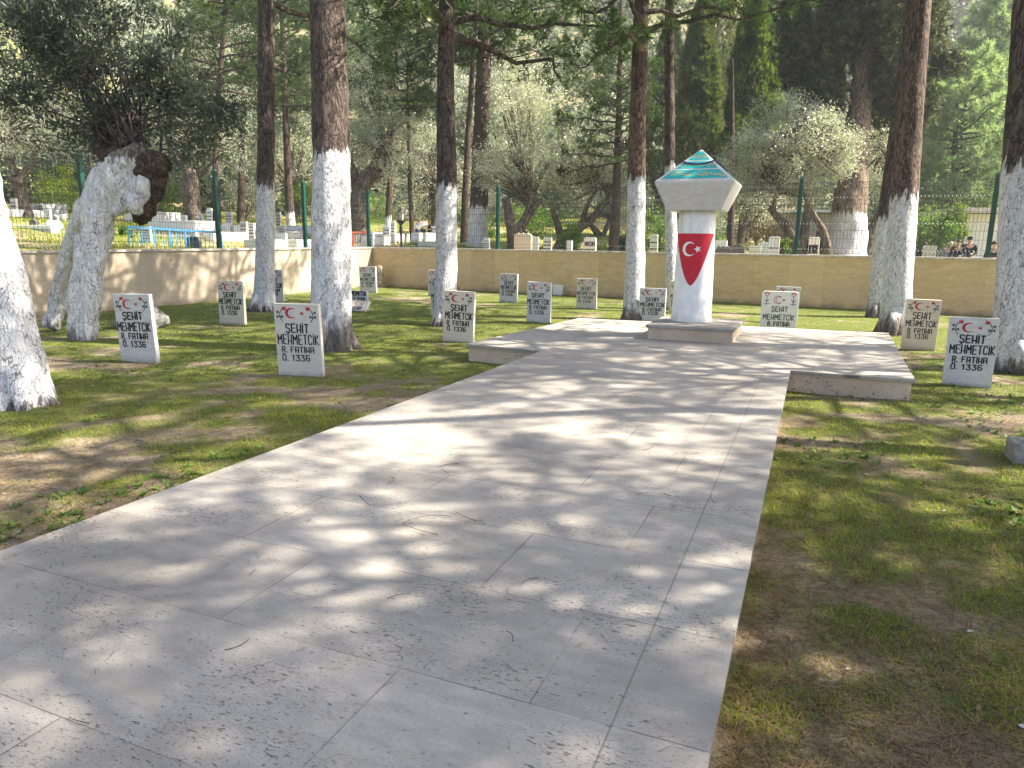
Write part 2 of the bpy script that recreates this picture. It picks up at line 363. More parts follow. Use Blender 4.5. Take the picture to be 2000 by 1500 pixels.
M_pine = leaf_mat('pine needles', (.026, .05, .017), (.11, .17, .045), .36, .5, .3)
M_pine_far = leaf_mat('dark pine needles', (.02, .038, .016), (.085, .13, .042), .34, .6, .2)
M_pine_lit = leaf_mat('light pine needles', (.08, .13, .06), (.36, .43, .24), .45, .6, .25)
M_broad = leaf_mat('broad dark leaves', (.028, .042, .034), (.18, .195, .14), .38, .33, .55)
M_olive = leaf_mat('olive leaves', (.12, .135, .08), (.62, .64, .56), .42, .36, .65, (1.15, 1.2, .8))
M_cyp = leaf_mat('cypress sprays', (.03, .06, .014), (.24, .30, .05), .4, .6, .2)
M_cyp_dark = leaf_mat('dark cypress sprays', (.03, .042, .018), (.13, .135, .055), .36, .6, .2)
M_shrub = leaf_mat('shrub leaves', (.05, .10, .02), (.20, .30, .05), .4, .5, .3)
M_yellow = leaf_mat('yellow green leaves', (.20, .28, .03), (.55, .55, .05), .45, .5, .3)
M_grass = leaf_mat('grass blades', (.045, .09, .013), (.46, .50, .06), .48, .55, .25, (1.25, 1.3, .6))
M_meadow = leaf_mat('meadow blades', (.12, .19, .03), (.52, .50, .08), .4, .6, .2, (1.2, 1.2, .6))
M_wood = leaf_mat('hillside foliage', (.04, .065, .042), (.30, .31, .22), .3, .7, .15)
M_straw = leaf_mat('dry needle straw', (.07, .045, .028), (.30, .20, .11), .15, .8, .1)
M_twigbark = bark_mat('twig bark', None, scale=22)

# ------------------------------------------------------------------ setting: lawn, path, outer ground
PATH = [(-3.36, -7.), (-.15, -7.), (-.16, 8.70), (1.10, 8.66), (1.22, 13.35), (-4.07, 13.1), (-4.41, 8.92), (-3.24, 8.80)]
def inside(u, v, poly):
    u = np.asarray(u); v = np.asarray(v); c = np.zeros(u.shape, bool); n = len(poly)
    for i in range(n):
        x1, y1 = poly[i]; x2, y2 = poly[i - 1]
        k = ((y1 > v) != (y2 > v)); c ^= k & (u < (x2 - x1) * (v - y1) / (y2 - y1 + 1e-12) + x1)
    return c
def grassmask(u, v):
    """how much turf covers the soil"""
    n = fbm(u * .62 + 5, v * .62 + 9, 4); far = sstep(v, 7, 14)
    fine = fbm(u * 3.1, v * 3.1, 4); m = sstep(n + .20 * far + .75 * (fine - .5), .17, .62)
    return np.clip(m * (.75 + .6 * (fine - .4)), 0, 1)
def lawn_z(u, v): return LAWN + .05 * (fbm(u * .5, v * .5, 3) - .5) + .018 * (fbm(u * 3, v * 3, 2) - .5)
us = np.arange(-14.9, 24.1, .16); vs = np.arange(-16, 22.7, .16)
U, V_ = np.meshgrid(us, vs, indexing='ij'); Z = lawn_z(U, V_)
Pg = U[..., None] * B_ + V_[..., None] * A_; Pg[..., 2] = Z
nu, nv = U.shape; idx = np.arange(nu * nv).reshape(nu, nv)
q = np.stack([idx[:-1, :-1], idx[1:, :-1], idx[1:, 1:], idx[:-1, 1:]], -1).reshape(-1, 4)
def grid_mesh(name, P3, quads, mat, tone):
    me = bpy.data.meshes.new(name); n = len(P3); me.vertices.add(n); me.vertices.foreach_set('co', P3.astype(np.float32).reshape(-1))
    k = len(quads); me.loops.add(4 * k); me.loops.foreach_set('vertex_index', quads.astype(np.int32).reshape(-1)); me.polygons.add(k)
    me.polygons.foreach_set('loop_start', np.arange(0, 4 * k, 4, dtype=np.int32))
    at = me.attributes.new('tone', 'FLOAT', 'POINT'); at.data.foreach_set('value', tone.astype(np.float32).reshape(-1))
    me.materials.append(mat); me.polygons.foreach_set('use_smooth', np.ones(k, bool)); me.update(calc_edges=True); return me
def mat_soil():
    t = NT('lawn soil'); v = t.coord(); a = t.new('ShaderNodeAttribute', attribute_name='tone')
    n1 = t.noise(v, 3, 6, .65); n2 = t.noise(v, 45, 5, .75); n3 = t.noise(v, 160, 3, .7)
    soil = t.mix(t.ramp(n1, .3, .7), (.19, .155, .10), (.36, .295, .205)); soil = t.mix(t.ramp(n2, .4, .7, 0, .6), soil, (.09, .062, .04))
    soil = t.mix(t.ramp(n3, .62, .72, 0, .5), soil, (.34, .27, .19))
    gr = t.mix(t.ramp(n2, .3, .7), (.055, .085, .02), (.15, .18, .04))
    m = t.ramp(t.math('ADD', a.outputs['Fac'], t.math('MULTIPLY', t.math('SUBTRACT', n2, .5), .9)), .25, .75, 0, .9)
    t.bump(t.math('ADD', n2, t.math('MULTIPLY', n3, .4)), .7, .03)
    return t.fin(t.mix(m, soil, gr), .95, .1)
M_soil = mat_soil()
tag(link('lawn', grid_mesh('lawn', Pg.reshape(-1, 3), q, M_soil, grassmask(U, V_))), kind='structure')

mb = MB(); mb.prism(PATH, -.035, 0., 0)
cu, cv = -1.6, 10
body = [(u + (.03 if u < cu else -.03), v + (.03 if (v > 8 and v < 9.5) else (-.03 if v > 12 else 0))) for u, v in PATH]
mb.prism(body, -.42, -.036, 1)
tag(mb.build('path', [M_path, M_riser], rotz=ROTZ), kind='structure')

def axis(lo, hi, near, step, far):
    xs = [0.]; 
    while xs[-1] < hi: xs.append(xs[-1] + (step if xs[-1] < near else far))
    ys = [0.]
    while ys[-1] > lo: ys.append(ys[-1] - (step if ys[-1] > -near else far))
    return np.array(sorted(set(xs + ys)))
ou = np.unique(np.concatenate([np.arange(-150, -45, 5.), np.arange(-45, -15.1, .6), [-15.1], np.arange(-14.9, 24.2, .65), np.arange(26, 151, 5.)]))
ov = np.unique(np.concatenate([np.arange(-60, -16, 4.), np.arange(-16, 19.0, .8), np.arange(19, 62, .6), np.arange(64, 200, 5.)]))
ov = np.unique(np.concatenate([np.arange(-60, -16, 4.), np.arange(-16, 19.0, .8), [22.52, 22.72], np.arange(23.2, 62, .6), np.arange(64, 200, 5.)]))
U, O_ = np.meshgrid(ou, ov, indexing='ij'); V_ = O_ + (back_v(np.clip(U, -16, 26)) - 22.5) * sstep(O_, 12, 22)
Z = terrain(U, V_) + .10 * (fbm(U * .8, V_ * .8) - .5)
inn = (U > -15.06) & (O_ < 22.6)
Z = np.where(inn, -.6, Z)
Pg = U[..., None] * B_ + V_[..., None] * A_; Pg[..., 2] = Z
nu, nv = U.shape; idx = np.arange(nu * nv).reshape(nu, nv)
q = np.stack([idx[:-1, :-1], idx[1:, :-1], idx[1:, 1:], idx[:-1, 1:]], -1).reshape(-1, 4)
def mat_meadow():
    t = NT('cemetery ground'); v = t.coord(); n1 = t.noise(v, .25, 5, .6); n2 = t.noise(v, 3, 5, .7); n3 = t.noise(v, 14, 4, .7); n4 = t.noise(v, .06, 3)
    col = t.mix(t.ramp(n2, .3, .7), (.075, .105, .03), (.20, .215, .065)); col = t.mix(t.ramp(n1, .42, .66), col, (.33, .25, .155))
    col = t.mix(t.ramp(n3, .54, .7, 0, .6), col, (.46, .42, .24)); 
    return t.fin(col, .95, .1)
tag(link('cemetery_ground', grid_mesh('cemetery_ground', Pg.reshape(-1, 3), q, mat_meadow(), Z * 0)), kind='structure')

# ------------------------------------------------------------------ boundary walls and fences
def wall(name, label, p0, p1, z0, z1, mat, zb=-.5, th=.24):
    p0 = np.array(p0); p1 = np.array(p1); L = float(np.linalg.norm(p1[:2] - p0[:2])); rz = math.atan2(p1[1] - p0[1], p1[0] - p0[0])
    t = thing(name, label, 'wall', (p0[0], p0[1], LAWN), rz)
    m = MB(); b0, t0, t1 = zb - LAWN, z0 - .05 - LAWN, z1 - .05 - LAWN
    def hexa(y0, y1, x0, x1, za, zc, zb0, zb1):
        m.add([(x0, y0, za), (x1, y0, za), (x1, y1, za), (x0, y1, za), (x0, y0, zb0), (x1, y0, zb1), (x1, y1, zb1), (x0, y1, zb0)],
              [(3, 2, 1, 0), (4, 5, 6, 7), (0, 1, 5, 4), (1, 2, 6, 5), (2, 3, 7, 6), (3, 0, 4, 7)])
    hexa(0, th, 0, L, b0, b0, t0, t1); m.build('wall_body', mat, t)
    m = MB(); n = 10
    for i in range(n):                                              # coping laid in separate lengths
        x0, x1 = L * i / n + .003, L * (i + 1) / n - .003; a0, a1 = t0 + (t1 - t0) * x0 / L, t0 + (t1 - t0) * x1 / L
        m.add([(x0, -.035, a0 + .002), (x1, -.035, a1 + .002), (x1, th + .03, a1 + .002), (x0, th + .03, a0 + .002), (x0, -.035, a0 + .05), (x1, -.035, a1 + .05), (x1, th + .03, a1 + .05), (x0, th + .03, a0 + .05)],
              [(3, 2, 1, 0), (4, 5, 6, 7), (0, 1, 5, 4), (1, 2, 6, 5), (2, 3, 7, 6), (3, 0, 4, 7)])
    m.build('coping', M_coping, t); return t
WL0, WLC, WB1 = P(-14.45, 2.), P(*CORNER), P(20, back_v(20))
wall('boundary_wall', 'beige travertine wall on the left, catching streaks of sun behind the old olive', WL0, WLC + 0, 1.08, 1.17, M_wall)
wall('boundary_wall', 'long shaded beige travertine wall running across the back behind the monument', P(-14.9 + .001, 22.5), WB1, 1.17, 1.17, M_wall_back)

def fence(label, p0, p1, z0, z1, posts, skip_first=False):
    p0 = np.array(p0); p1 = np.array(p1); D = p1 - p0; L = float(np.linalg.norm(D[:2])); rz = math.atan2(D[1], D[0])
    t = thing('mesh_fence', label, 'fence', (p0[0], p0[1], 0), rz, 'green mesh fences on the walls')
    zt = lambda x: z0 + (z1 - z0) * x / L
    m = MB(); m.box((0, .12, 1.0), (.10, .10, 2.0)); m.box((0, .12, 2.03), (.10, .10, .06), taper=.15); post = m.mesh('post', M_fence)
    for i, x in enumerate(posts):
        if not (skip_first and i == 0): link('post', post, t, (x, 0, zt(x) + .002))
    for i in range(len(posts) - 1):
        xa, xb = posts[i] + .055, posts[i + 1] - .055; za = zt((xa + xb) / 2) + .03; m = MB(); n = max(4, int(round((xb - xa) / .085)))
        lev = [0, .10, .14, .18, .78, .82, .86, 1.46, 1.50, 1.54, 1.88]; off = [0, 0, .05, 0, 0, .05, 0, 0, .05, 0, 0]
        for k in range(n + 1):
            x = xa + (xb - xa) * k / n; m.tube([(x, .12 + o, za + h) for h, o in zip(lev, off)], .0042, 4, cap=False)
        for h in (.02, .14, .40, .62, .82, 1.10, 1.30, 1.50, 1.72, 1.86):
            o = .05 if h in (.14, .82, 1.50) else 0.
            m.tube([(xa, .126 + o, za + h), (xb, .126 + o, za + h)], .0048, 4, cap=False)
        m.build('mesh_panel', M_wire, t)
LL = float(np.linalg.norm((WLC - WL0)[:2])); LB = float(np.linalg.norm((WB1 - WLC)[:2]))
fence('green wire mesh fence with square posts standing on the left wall', WL0, WLC, 1.08, 1.17, [1.6, 5.4, 9.2, 13.1, 16.8, LL - .05])
fence('green wire mesh fence with square posts standing on the back wall', WLC, WB1, 1.17, 1.17, [.16, 5.1, 9.8, 14.4, 18.85, 23.3, 27.8, 32.3], True)

# ------------------------------------------------------------------ stroke lettering
GL = {'S': [[(1, .88), (.8, 1), (.2, 1), (0, .85), (0, .65), (.2, .53), (.8, .47), (1, .35), (1, .15), (.8, 0), (.2, 0), (0, .12)]],
 'E': [[(1, 1), (0, 1), (0, 0), (1, 0)], [(0, .52), (.8, .52)]], 'H': [[(0, 1), (0, 0)], [(1, 1), (1, 0)], [(0, .32), (1, .32)]],
 'I': [[(0, .9), (0, 0)], [(0, 1.1), (0, 1.13)]], 'T': [[(0, 1), (1, 1)], [(.5, 1), (.5, 0)]], 'M': [[(0, 0), (0, 1), (.5, .42), (1, 1), (1, 0)]],
 'C': [[(1, .8), (.8, 1), (.25, 1), (0, .75), (0, .25), (.25, 0), (.8, 0), (1, .2)]], 'K': [[(0, 1), (0, 0)], [(1, 1), (.05, .45), (1, 0)]],
 'R': [[(0, 0), (0, 1), (.8, 1), (1, .85), (1, .65), (.8, .5), (0, .5)], [(.5, .5), (1, 0)]], 'F': [[(1, 1), (0, 1), (0, 0)], [(0, .52), (.8, .52)]],
 'A': [[(0, 0), (0, .85), (.15, 1), (.85, 1), (1, .85), (1, 0)], [(0, .42), (1, .42)]], 'O': [[(.2, 0), (0, .2), (0, .8), (.2, 1), (.8, 1), (1, .8), (1, .2), (.8, 0), (.2, 0)]],
 '1': [[(.1, .78), (.6, 1), (.6, 0)]], '3': [[(0, 1), (1, 1), (.45, .58), (.85, .53), (1, .38), (1, .15), (.8, 0), (.2, 0), (0, .14)]],
 '6': [[(1, .9), (.8, 1), (.2, 1), (0, .8), (0, .2), (.2, 0), (.8, 0), (1, .2), (1, .38), (.8, .54), (0, .5)]], '.': [[(0, 0), (0, .04)]],
 'N': [[(0, 0), (0, 1), (1, 0), (1, 1)]], 'D': [[(0, 0), (0, 1), (.7, 1), (1, .75), (1, .25), (.7, 0), (0, 0)]], 'V': [[(0, 1), (.5, 0), (1, 1)]],
 'Y': [[(0, 1), (.5, .5), (1, 1)], [(.5, .5), (.5, 0)]], 'Z': [[(0, 1), (1, 1), (0, 0), (1, 0)]], 'U': [[(0, 1), (0, .2), (.2, 0), (.8, 0), (1, .2), (1, 1)]]}
GL['Ş'] = GL['S'] + [[(.5, 0), (.55, -.12), (.4, -.2)]]; GL['Ö'] = GL['O'] + [[(.25, 1.2), (.25, 1.23)], [(.75, 1.2), (.75, 1.23)]]; GL['İ'] = GL['I']
GL['Ü'] = GL['U'] + [[(.25, 1.2), (.25, 1.23)], [(.75, 1.2), (.75, 1.23)]]
GW = {'İ': 0., 'I': 0., '.': 0., '1': .6, ' ': .35, 'M': 1.25}
def strokes(m, lines, hw, y, mi=0):
    """painted strokes on an upright face at depth y; every piece a hair in front of the last"""
    i = 0
    for ln in lines:
        for k, (x, z) in enumerate(ln):
            y1 = y - 2.5e-5 * (i % 60); i += 1
            m.add([(x + hw * math.cos(t), y1, z + hw * math.sin(t)) for t in np.linspace(0, 2 * math.pi, 8, endpoint=False)], [tuple(range(8))], mi)
            if k + 1 < len(ln):
                x2, z2 = ln[k + 1]; d = math.hypot(x2 - x, z2 - z) + 1e-9; nx, nz = -(z2 - z) / d * hw, (x2 - x) / d * hw; y2 = y - 2.5e-5 * (i % 60); i += 1
                m.add([(x - nx, y2, z - nz), (x2 - nx, y2, z2 - nz), (x2 + nx, y2, z2 + nz), (x + nx, y2, z + nz)], [(0, 1, 2, 3)], mi)
def text_lines(s, x0, x1, z0, h, jit=None):
    gap = .58; ws = [GW.get(c, 1.) for c in s]; tot = sum(ws) + gap * (len(s) - 1); k = (x1 - x0) / tot; x = x0; out = []
    for c, w in zip(s, ws):
        dz = jit.uniform(-.02, .02) * h if jit else 0.
        for ln in GL.get(c, []): out.append([(x + px * w * k if w else x, z0 + pz * h + dz) for px, pz in ln])
        x += (w + gap) * k
    return out
def poly(m, pts, y, mi=0):
    a = sum(pts[i - 1][0] * pts[i][1] - pts[i][0] * pts[i - 1][1] for i in range(len(pts)))
    if a < 0: pts = pts[::-1]
    m.add([(x, y, z) for x, z in pts], [tuple(range(len(pts)))], mi)
def crescent_pts(cx, cz, r, n=20, t0=38):
    o = [(cx + r * math.cos(a), cz + r * math.sin(a)) for a in np.radians(np.linspace(t0, 360 - t0, n))]
    r2 = r * .80; c2 = cx + r * .26
    e = math.degrees(math.atan2(o[0][1] - cz, o[0][0] - c2))
    i = [(c2 + r2 * math.cos(a), cz + r2 * math.sin(a)) for a in np.radians(np.linspace(360 - e, e, n))]
    return o, i
def crescent(m, cx, cz, r, y, mi=0, n=20):
    o, i = crescent_pts(cx, cz, r, n); v = [(x, y, z) for x, z in o] + [(x, y, z) for x, z in i[::-1]]
    m.add(v, [(k, k + 1, n + k + 1, n + k) for k in range(n - 1)], mi)
def star_pts(cx, cz, r, rot=0.):
    return [(cx + (r if k % 2 == 0 else r * .42) * math.cos(rot + math.pi * k / 5), cz + (r if k % 2 == 0 else r * .42) * math.sin(rot + math.pi * k / 5)) for k in range(10)]
def star(m, cx, cz, r, y, mi=0, rot=0.):
    p = star_pts(cx, cz, r, rot); m.add([(cx, y, cz)] + [(x, y, z) for x, z in p], [(0, 1 + (k + 1) % 10, 1 + k)[::-1] if False else (0, 1 + k, 1 + (k + 1) % 10) for k in range(10)], mi)

# ------------------------------------------------------------------ headstones
W0, H0, T0 = .50, .95, .05
yf = -T0 / 2 - .0015
def flower(m, side, W=W0, H=H0):
    X = lambda f: side * (.5 - f) * W * -1 if side > 0 else -(.5 - f) * W
    sx = 1 if side < 0 else -1
    x = lambda f: (-.5 + f) * W * (1 if side < 0 else -1)
    z = lambda f: H * (1 - f)
    strokes(m, [[(x(.20), z(.075)), (x(.155), z(.10)), (x(.13), z(.145)), (x(.145), z(.20)), (x(.19), z(.245))]], .0042, yf, 1)
    for cx, cz, dx, dz in ((.085, .115, -.3, -1), (.085, .175, -.4, -1), (.185, .175, .4, -1)):
        a = (x(cx), z(cz)); l = .033; w = .013; d = np.array([dx * (1 if side < 0 else -1), dz]); d = d / np.linalg.norm(d); n = np.array([-d[1], d[0]])
        c = np.array(a); pts = [c - d * l * .5, c - d * l * .25 + n * w, c + d * l * .1 + n * w * .8, c + d * l * .75, c + d * l * .1 - n * w * .8, c - d * l * .25 - n * w]
        poly(m, [tuple(q) for q in pts], yf - .002, 1)
        strokes(m, [[tuple(c - d * l * .4), (x(.14), z(cz + .02))]], .003, yf, 1)
    bl = [(.185, .085), (.19, .045), (.245, .045), (.275, .02), (.265, .055), (.30, .065), (.265, .075), (.275, .095), (.235, .085)]
    poly(m, [(x(a), z(b)) for a, b in bl], yf - .0025, 0)
def inscription_mesh(rows, W=W0, H=H0, seed=0, hw=.0072):
    m = MB(); rg = np.random.default_rng(seed)
    for s, x0, x1, a, b, k in rows: strokes(m, text_lines(s, (-.5 + x0) * W, (-.5 + x1) * W, H * (1 - b), H * (b - a), rg), hw * k, yf)
    return m.mesh('inscription', M_black)
ROWS = [('ŞEHİT', .24, .75, .265, .372, 1.2), ('MEHMETCİK', .055, .95, .415, .535, 1.0), ('R. FATİHA', .13, .84, .573, .655, 1.), ('Ö. 1336', .13, .74, .69, .772, 1.)]
me_slab = MB().slab([(-W0 / 2, -.15), (W0 / 2, -.15), (W0 / 2, H0), (-W0 / 2, H0)], -T0 / 2, T0 / 2).mesh('slab', M_marble)
def bevel(me, w=.004, seg=2):
    b = bmesh.new(); b.from_mesh(me); bmesh.ops.bevel(b, geom=list(b.edges), offset=w, segments=seg, affect='EDGES', profile=.5); b.to_mesh(me); b.free(); return me
bevel(me_slab); me_cream = me_slab.copy(); me_cream.materials.clear(); me_cream.materials.append(mat_marble('cream marble', (.64, .57, .44), (.46, .40, .31), .35))
m = MB(); crescent(m, -.055, H0 * .862, .068, yf); star(m, .062, H0 * .862, .030, yf, rot=math.pi); me_emb = m.mesh('crescent_and_star', M_red)
me_fl = []
for sd in (-1, 1):
    m = MB(); flower(m, sd); me_fl.append(m.mesh('rose', [M_red, M_green]))
def build_stone():
    t = link('headstone', None); link('slab', me_slab, t); link('inscription', inscription_mesh(ROWS), t); link('crescent_and_star', me_emb, t)
    for me in me_fl: link('rose', me, t)
    return t
proto = build_stone(); used = []
GS = 'painted marble headstones on the lawn'
def stone(xl, xr, yt, yb, label, ydepth=None, lean=0., yaw=0., side=0.):
    """stone whose front spans xl..xr and reaches yt..yb in the photograph"""
    base = gp((xl + xr) / 2, yb); d = depth(base); wa = (xr - xl) / F * d; ta = base[0] / base[1]; ph = YAW
    while wa / (math.cos(ph) + ta * math.sin(ph)) > .60 and ph > R(4): ph -= R(1)      # some stones are turned a little towards the path
    w = wa / (math.cos(ph) + ta * math.sin(ph))
    zt = pt((xl + xr) / 2, yt, d)[2]; h = zt - LAWN
    o = proto if not used else copy_tree(proto); used.append(o)
    o.location = (base[0], base[1], LAWN - .01); o.rotation_euler = (lean, side, -ph + yaw)
    o.scale = (w / W0, 1.3, (h + .01) / H0)
    if 'cream' in label or 'column' in label:
        for c in o.children:
            if c.name.startswith('slab'): c.data = me_cream
    jr = np.random.default_rng(len(used)); j = lambda k: jr.uniform(-k, k); dx, dz, hwk = j(.02), j(.012), 1 + j(.16)
    for c in o.children:
        if c.name.startswith('inscription'): c.data = inscription_mesh([(t_, a + dx + j(.012), b_ + dx + j(.015), z0 + dz + j(.006), z1 + dz + j(.008), k) for t_, a, b_, z0, z1, k in ROWS], seed=len(used), hw=.0073 * hwk)
        elif c.name.startswith('crescent'): c.location = (dx * .3, 0, dz)
    o.rotation_euler[1] += R(j(1.1)); o.rotation_euler[0] += R(j(1.5))
    tag(o, label, 'headstone', GS); return o
stone(547, 633, 590, 733, 'tall white headstone in front of the big whitewashed pine, nearest of the left lawn', lean=R(1.5))
stone(241, 310, 572, 706, 'white headstone in front of the grey boulder, near the old forked olive', lean=R(2), side=R(-.8))
stone(431, 480, 548, 633, 'small shaded headstone left of the slender whitewashed pine trunk')
stone(508, 555, 526, 590, 'headstone half hidden behind the slender whitewashed trunk, near the left wall')
stone(704, 736, 520, 571, 'farthest small headstone, beside the carved stone at the wall corner')
stone(640, 683, 556, 651, 'headstone hidden behind the big whitewashed pine, only its lit edge showing')
stone(837, 868, 527, 578, 'small far headstone peeking out behind the whitewashed trunk, nearer the back wall')
stone(843, 880, 541, 617, 'headstone mostly hidden behind the whitewashed trunk, just in front of a smaller one')
stone(866, 925, 567, 669, 'headstone beside the left front corner of the stone platform', side=R(1))
stone(976, 1010, 534, 590, 'small headstone near the back wall, left of the white leaning slab')
stone(1029, 1075, 550, 630, 'headstone directly in front of the white leaning slab', side=R(.8))
stone(1126, 1165, 543, 603, 'headstone standing alone on the shaded grass before the back wall')
stone(1247, 1298, 562, 628, 'headstone against the right side of the whitewashed pine behind the platform')
stone(1306, 1345, 548, 611, 'headstone half covered by the white monument column')
stone(1509, 1556, 559, 630, 'headstone almost hidden behind the round cornered tulip headstone')
stone(1758, 1825, 583, 682, 'sunlit cream headstone at the foot of the right hand leaning pine', side=R(1.2))
stone(1839, 1935, 618, 752, 'large white headstone nearest on the right, beside the platform corner', side=R(.4), lean=R(-1))
b = gp(38, 622); o = copy_tree(proto); used.append(o); o.location = (b[0], b[1], LAWN - .01); o.rotation_euler = (0, 0, ROTZ)
tag(o, 'headstone behind the foreground white trunk at the far left, only its edge visible', 'headstone', GS)

# the rounded stone with tulips
b = gp(1518, 650); d = depth(b); h = pt(1518, 567, d)[2] - LAWN; w = 67 / F * d
t = thing('headstone', 'round cornered white headstone painted with two red tulips', 'headstone', (b[0], b[1], LAWN - .01), ROTZ + R(2), GS)
rc = .05; pts = [(-w / 2, -.15), (w / 2, -.15)] + [(w / 2 - rc + rc * math.cos(a), h - rc + rc * math.sin(a)) for a in np.linspace(0, math.pi / 2, 6)] + [(-w / 2 + rc + rc * math.cos(a), h - rc + rc * math.sin(a)) for a in np.linspace(math.pi / 2, math.pi, 6)]
bevel(MB().slab(pts, -.04, .04).build('slab', M_marble_w, t).data, .004); yf = -.0415
link('inscription', inscription_mesh([('ŞEHİT', .30, .72, .36, .47, 1.15), ('MEHMETCİK', .08, .92, .55, .67, 1.1), ('R. FATİHA', .22, .80, .72, .82, 1.2)], w, h), t)
m = MB(); o_, i_ = crescent_pts(-.03, h * .80, .075); strokes(m, [o_ + i_], .005, yf); star(m, .07, h * .80, .032, yf, rot=math.pi); m.build('crescent_and_star', M_red, t)
for sd in (-1, 1):
    m = MB(); cx = sd * w * .36; z1 = h * .88
    strokes(m, [[(cx, z1), (cx + .005, z1 - .08), (cx - .004, z1 - .15)], [(cx - .035, z1 - .06), (cx, z1 - .11)], [(cx + .035, z1 - .06), (cx, z1 - .11)], [(cx - .05, z1 - .14), (cx, z1 - .155)], [(cx + .05, z1 - .13), (cx, z1 - .15)]], .0055, yf, 1)
    strokes(m, [[(cx, z1), (cx - .035, z1 + .03), (cx - .035, z1 + .075), (cx - .015, z1 + .045), (cx, z1 + .085), (cx + .015, z1 + .045), (cx + .035, z1 + .075), (cx + .035, z1 + .03), (cx, z1)]], .0055, yf, 0)
    m.build('tulip', [M_red, M_green], t)
yf = -T0 / 2 - .0015
# the broken stone and its fallen top
b = gp(703, 606); d = depth(b); w = 38 / F * d; h = pt(703, 566, d)[2] - LAWN
t = thing('broken_headstone', 'broken lower half of a headstone, its top snapped off along the lettering', 'headstone', (b[0], b[1], LAWN - .01), ROTZ, GS)
MB().slab([(-w / 2, -.15), (w / 2, -.15), (w / 2, h - .02), (w * .2, h), (-w * .15, h - .015), (-w / 2, h)], -.03, .03).build('slab', M_marble, t)
yf = -.0315; link('inscription', inscription_mesh([('MEHMETCİK', .08, .93, .04, .24, 1.2), ('R. FATİHA', .2, .85, .34, .48, 1.1)], w, h), t)
t = thing('headstone_fragment', 'fallen top piece of the broken headstone, tilted against its foot', 'headstone', tuple(b + np.array([-.02, -.36, .01])), ROTZ, GS); t.rotation_euler = (R(-52), R(3), ROTZ + R(8)); t.location.z = LAWN
MB().slab([(-w / 2, 0), (w / 2, .01), (w / 2, .36), (-w / 2, .36)], -.03, .03).build('slab', M_marble, t)
link('inscription', inscription_mesh([('ŞEHİT', .25, .75, .62, .88, 1.2)], w, .36), t)
m = MB(); crescent(m, -.04, .24, .06, yf); star(m, .06, .24, .028, yf, rot=math.pi); m.build('crescent_and_star', M_red, t)
yf = -T0 / 2 - .0015

# ------------------------------------------------------------------ monument
mon = thing('monument', 'white column monument with red flag shield and teal lettered pyramid cap on the platform', 'monument', tuple(P(-1.63, 11.42, 0)), ROTZ)
m = MB(); m.box((0, 0, .085), (1.22, 1.46, .17)); m.build('pedestal', M_riser, mon)
m = MB(); m.box((0, 0, .196), (1.28, 1.52, .045)); bevel(m.build('pedestal_slab', M_path, mon).data, .006)
CX, CY = -.10, .05
cz0, cz1 = .22, 1.90
prof = [(.33, cz0), (.325, cz0 + .025), (.312, cz0 + .07), (.303, cz0 + .16)] + [(.303 - .033 * k / 14, cz0 + .16 + (cz1 - cz0 - .16) * k / 14) for k in range(1, 15)]
def mat_col():
    t = NT('column lime paint'); v = t.coord(); n = t.noise(t.coord('Object', (1, 1, .6)), 9, 6, .65); n2 = t.noise(v, 60, 3, .7)
    t.bump(t.math('ADD', n, t.math('MULTIPLY', n2, .3)), .35, .02); 
    sep = t.new('ShaderNodeSeparateXYZ'); t.link(v, sep.inputs[0]); st = t.noise(t.coord('Object', (5, 5, .5)), 3, 4, .6)
    col = t.mix(t.ramp(n, .35, .7), (.72, .725, .73), (.84, .84, .83))
    drip = t.math('MULTIPLY', t.ramp(st, .52, .66), t.ramp(sep.outputs[2], 1.35, 1.9, 0, .55)); foot = t.ramp(t.math('ADD', sep.outputs[2], t.math('MULTIPLY', n, .2)), .32, .50, .45, 0)
    return t.fin(t.mix(t.math('MAXIMUM', drip, foot), col, (.42, .39, .34)), .65, .25)
M_col = mat_col()
MB().lathe(prof, 56, c=(CX, CY, 0)).build('column', M_col, mon, smooth=True)
colr = lambda z: .303 - .033 * np.clip((z - cz0 - .16) / (cz1 - cz0 - .16), 0, 1)
def wrap(x, z, off): r = colr(z) + off; a = x / .29; return (CX + r * math.sin(a), CY - r * math.cos(a), z)
fz0, fz1 = .785, 1.565; rows = 40; cols = 36; m = MB(); V = []
for i in range(rows + 1):
    tt = i / rows; z = fz0 + (fz1 - fz0) * tt; g = min(1., tt ** .62); half = math.asin(.985 * g) * .29
    V += [wrap(-half + 2 * half * k / cols, z, .0022) for k in range(cols + 1)]
m.add(V, [(i * (cols + 1) + k, i * (cols + 1) + k + 1, (i + 1) * (cols + 1) + k + 1, (i + 1) * (cols + 1) + k) for i in range(rows) for k in range(cols)])
fl = m.build('flag_shield', M_flag, mon, smooth=True)
m = MB(); n = 24; o_, i_ = crescent_pts(-.055, 1.335, .108, n, 34); V = [wrap(x, z, .0042) for x, z in o_] + [wrap(x, z, .0042) for x, z in i_[::-1]]
m.add(V, [(k, k + 1, n + k + 1, n + k) for k in range(n - 1)])
sp = star_pts(.078, 1.335, .058, math.pi); m.add([wrap(.078, 1.335, .0042)] + [wrap(x, z, .0042) for x, z in sp], [(0, 1 + k, 1 + (k + 1) % 10) for k in range(10)])
m.build('crescent_and_star', M_white, fl)
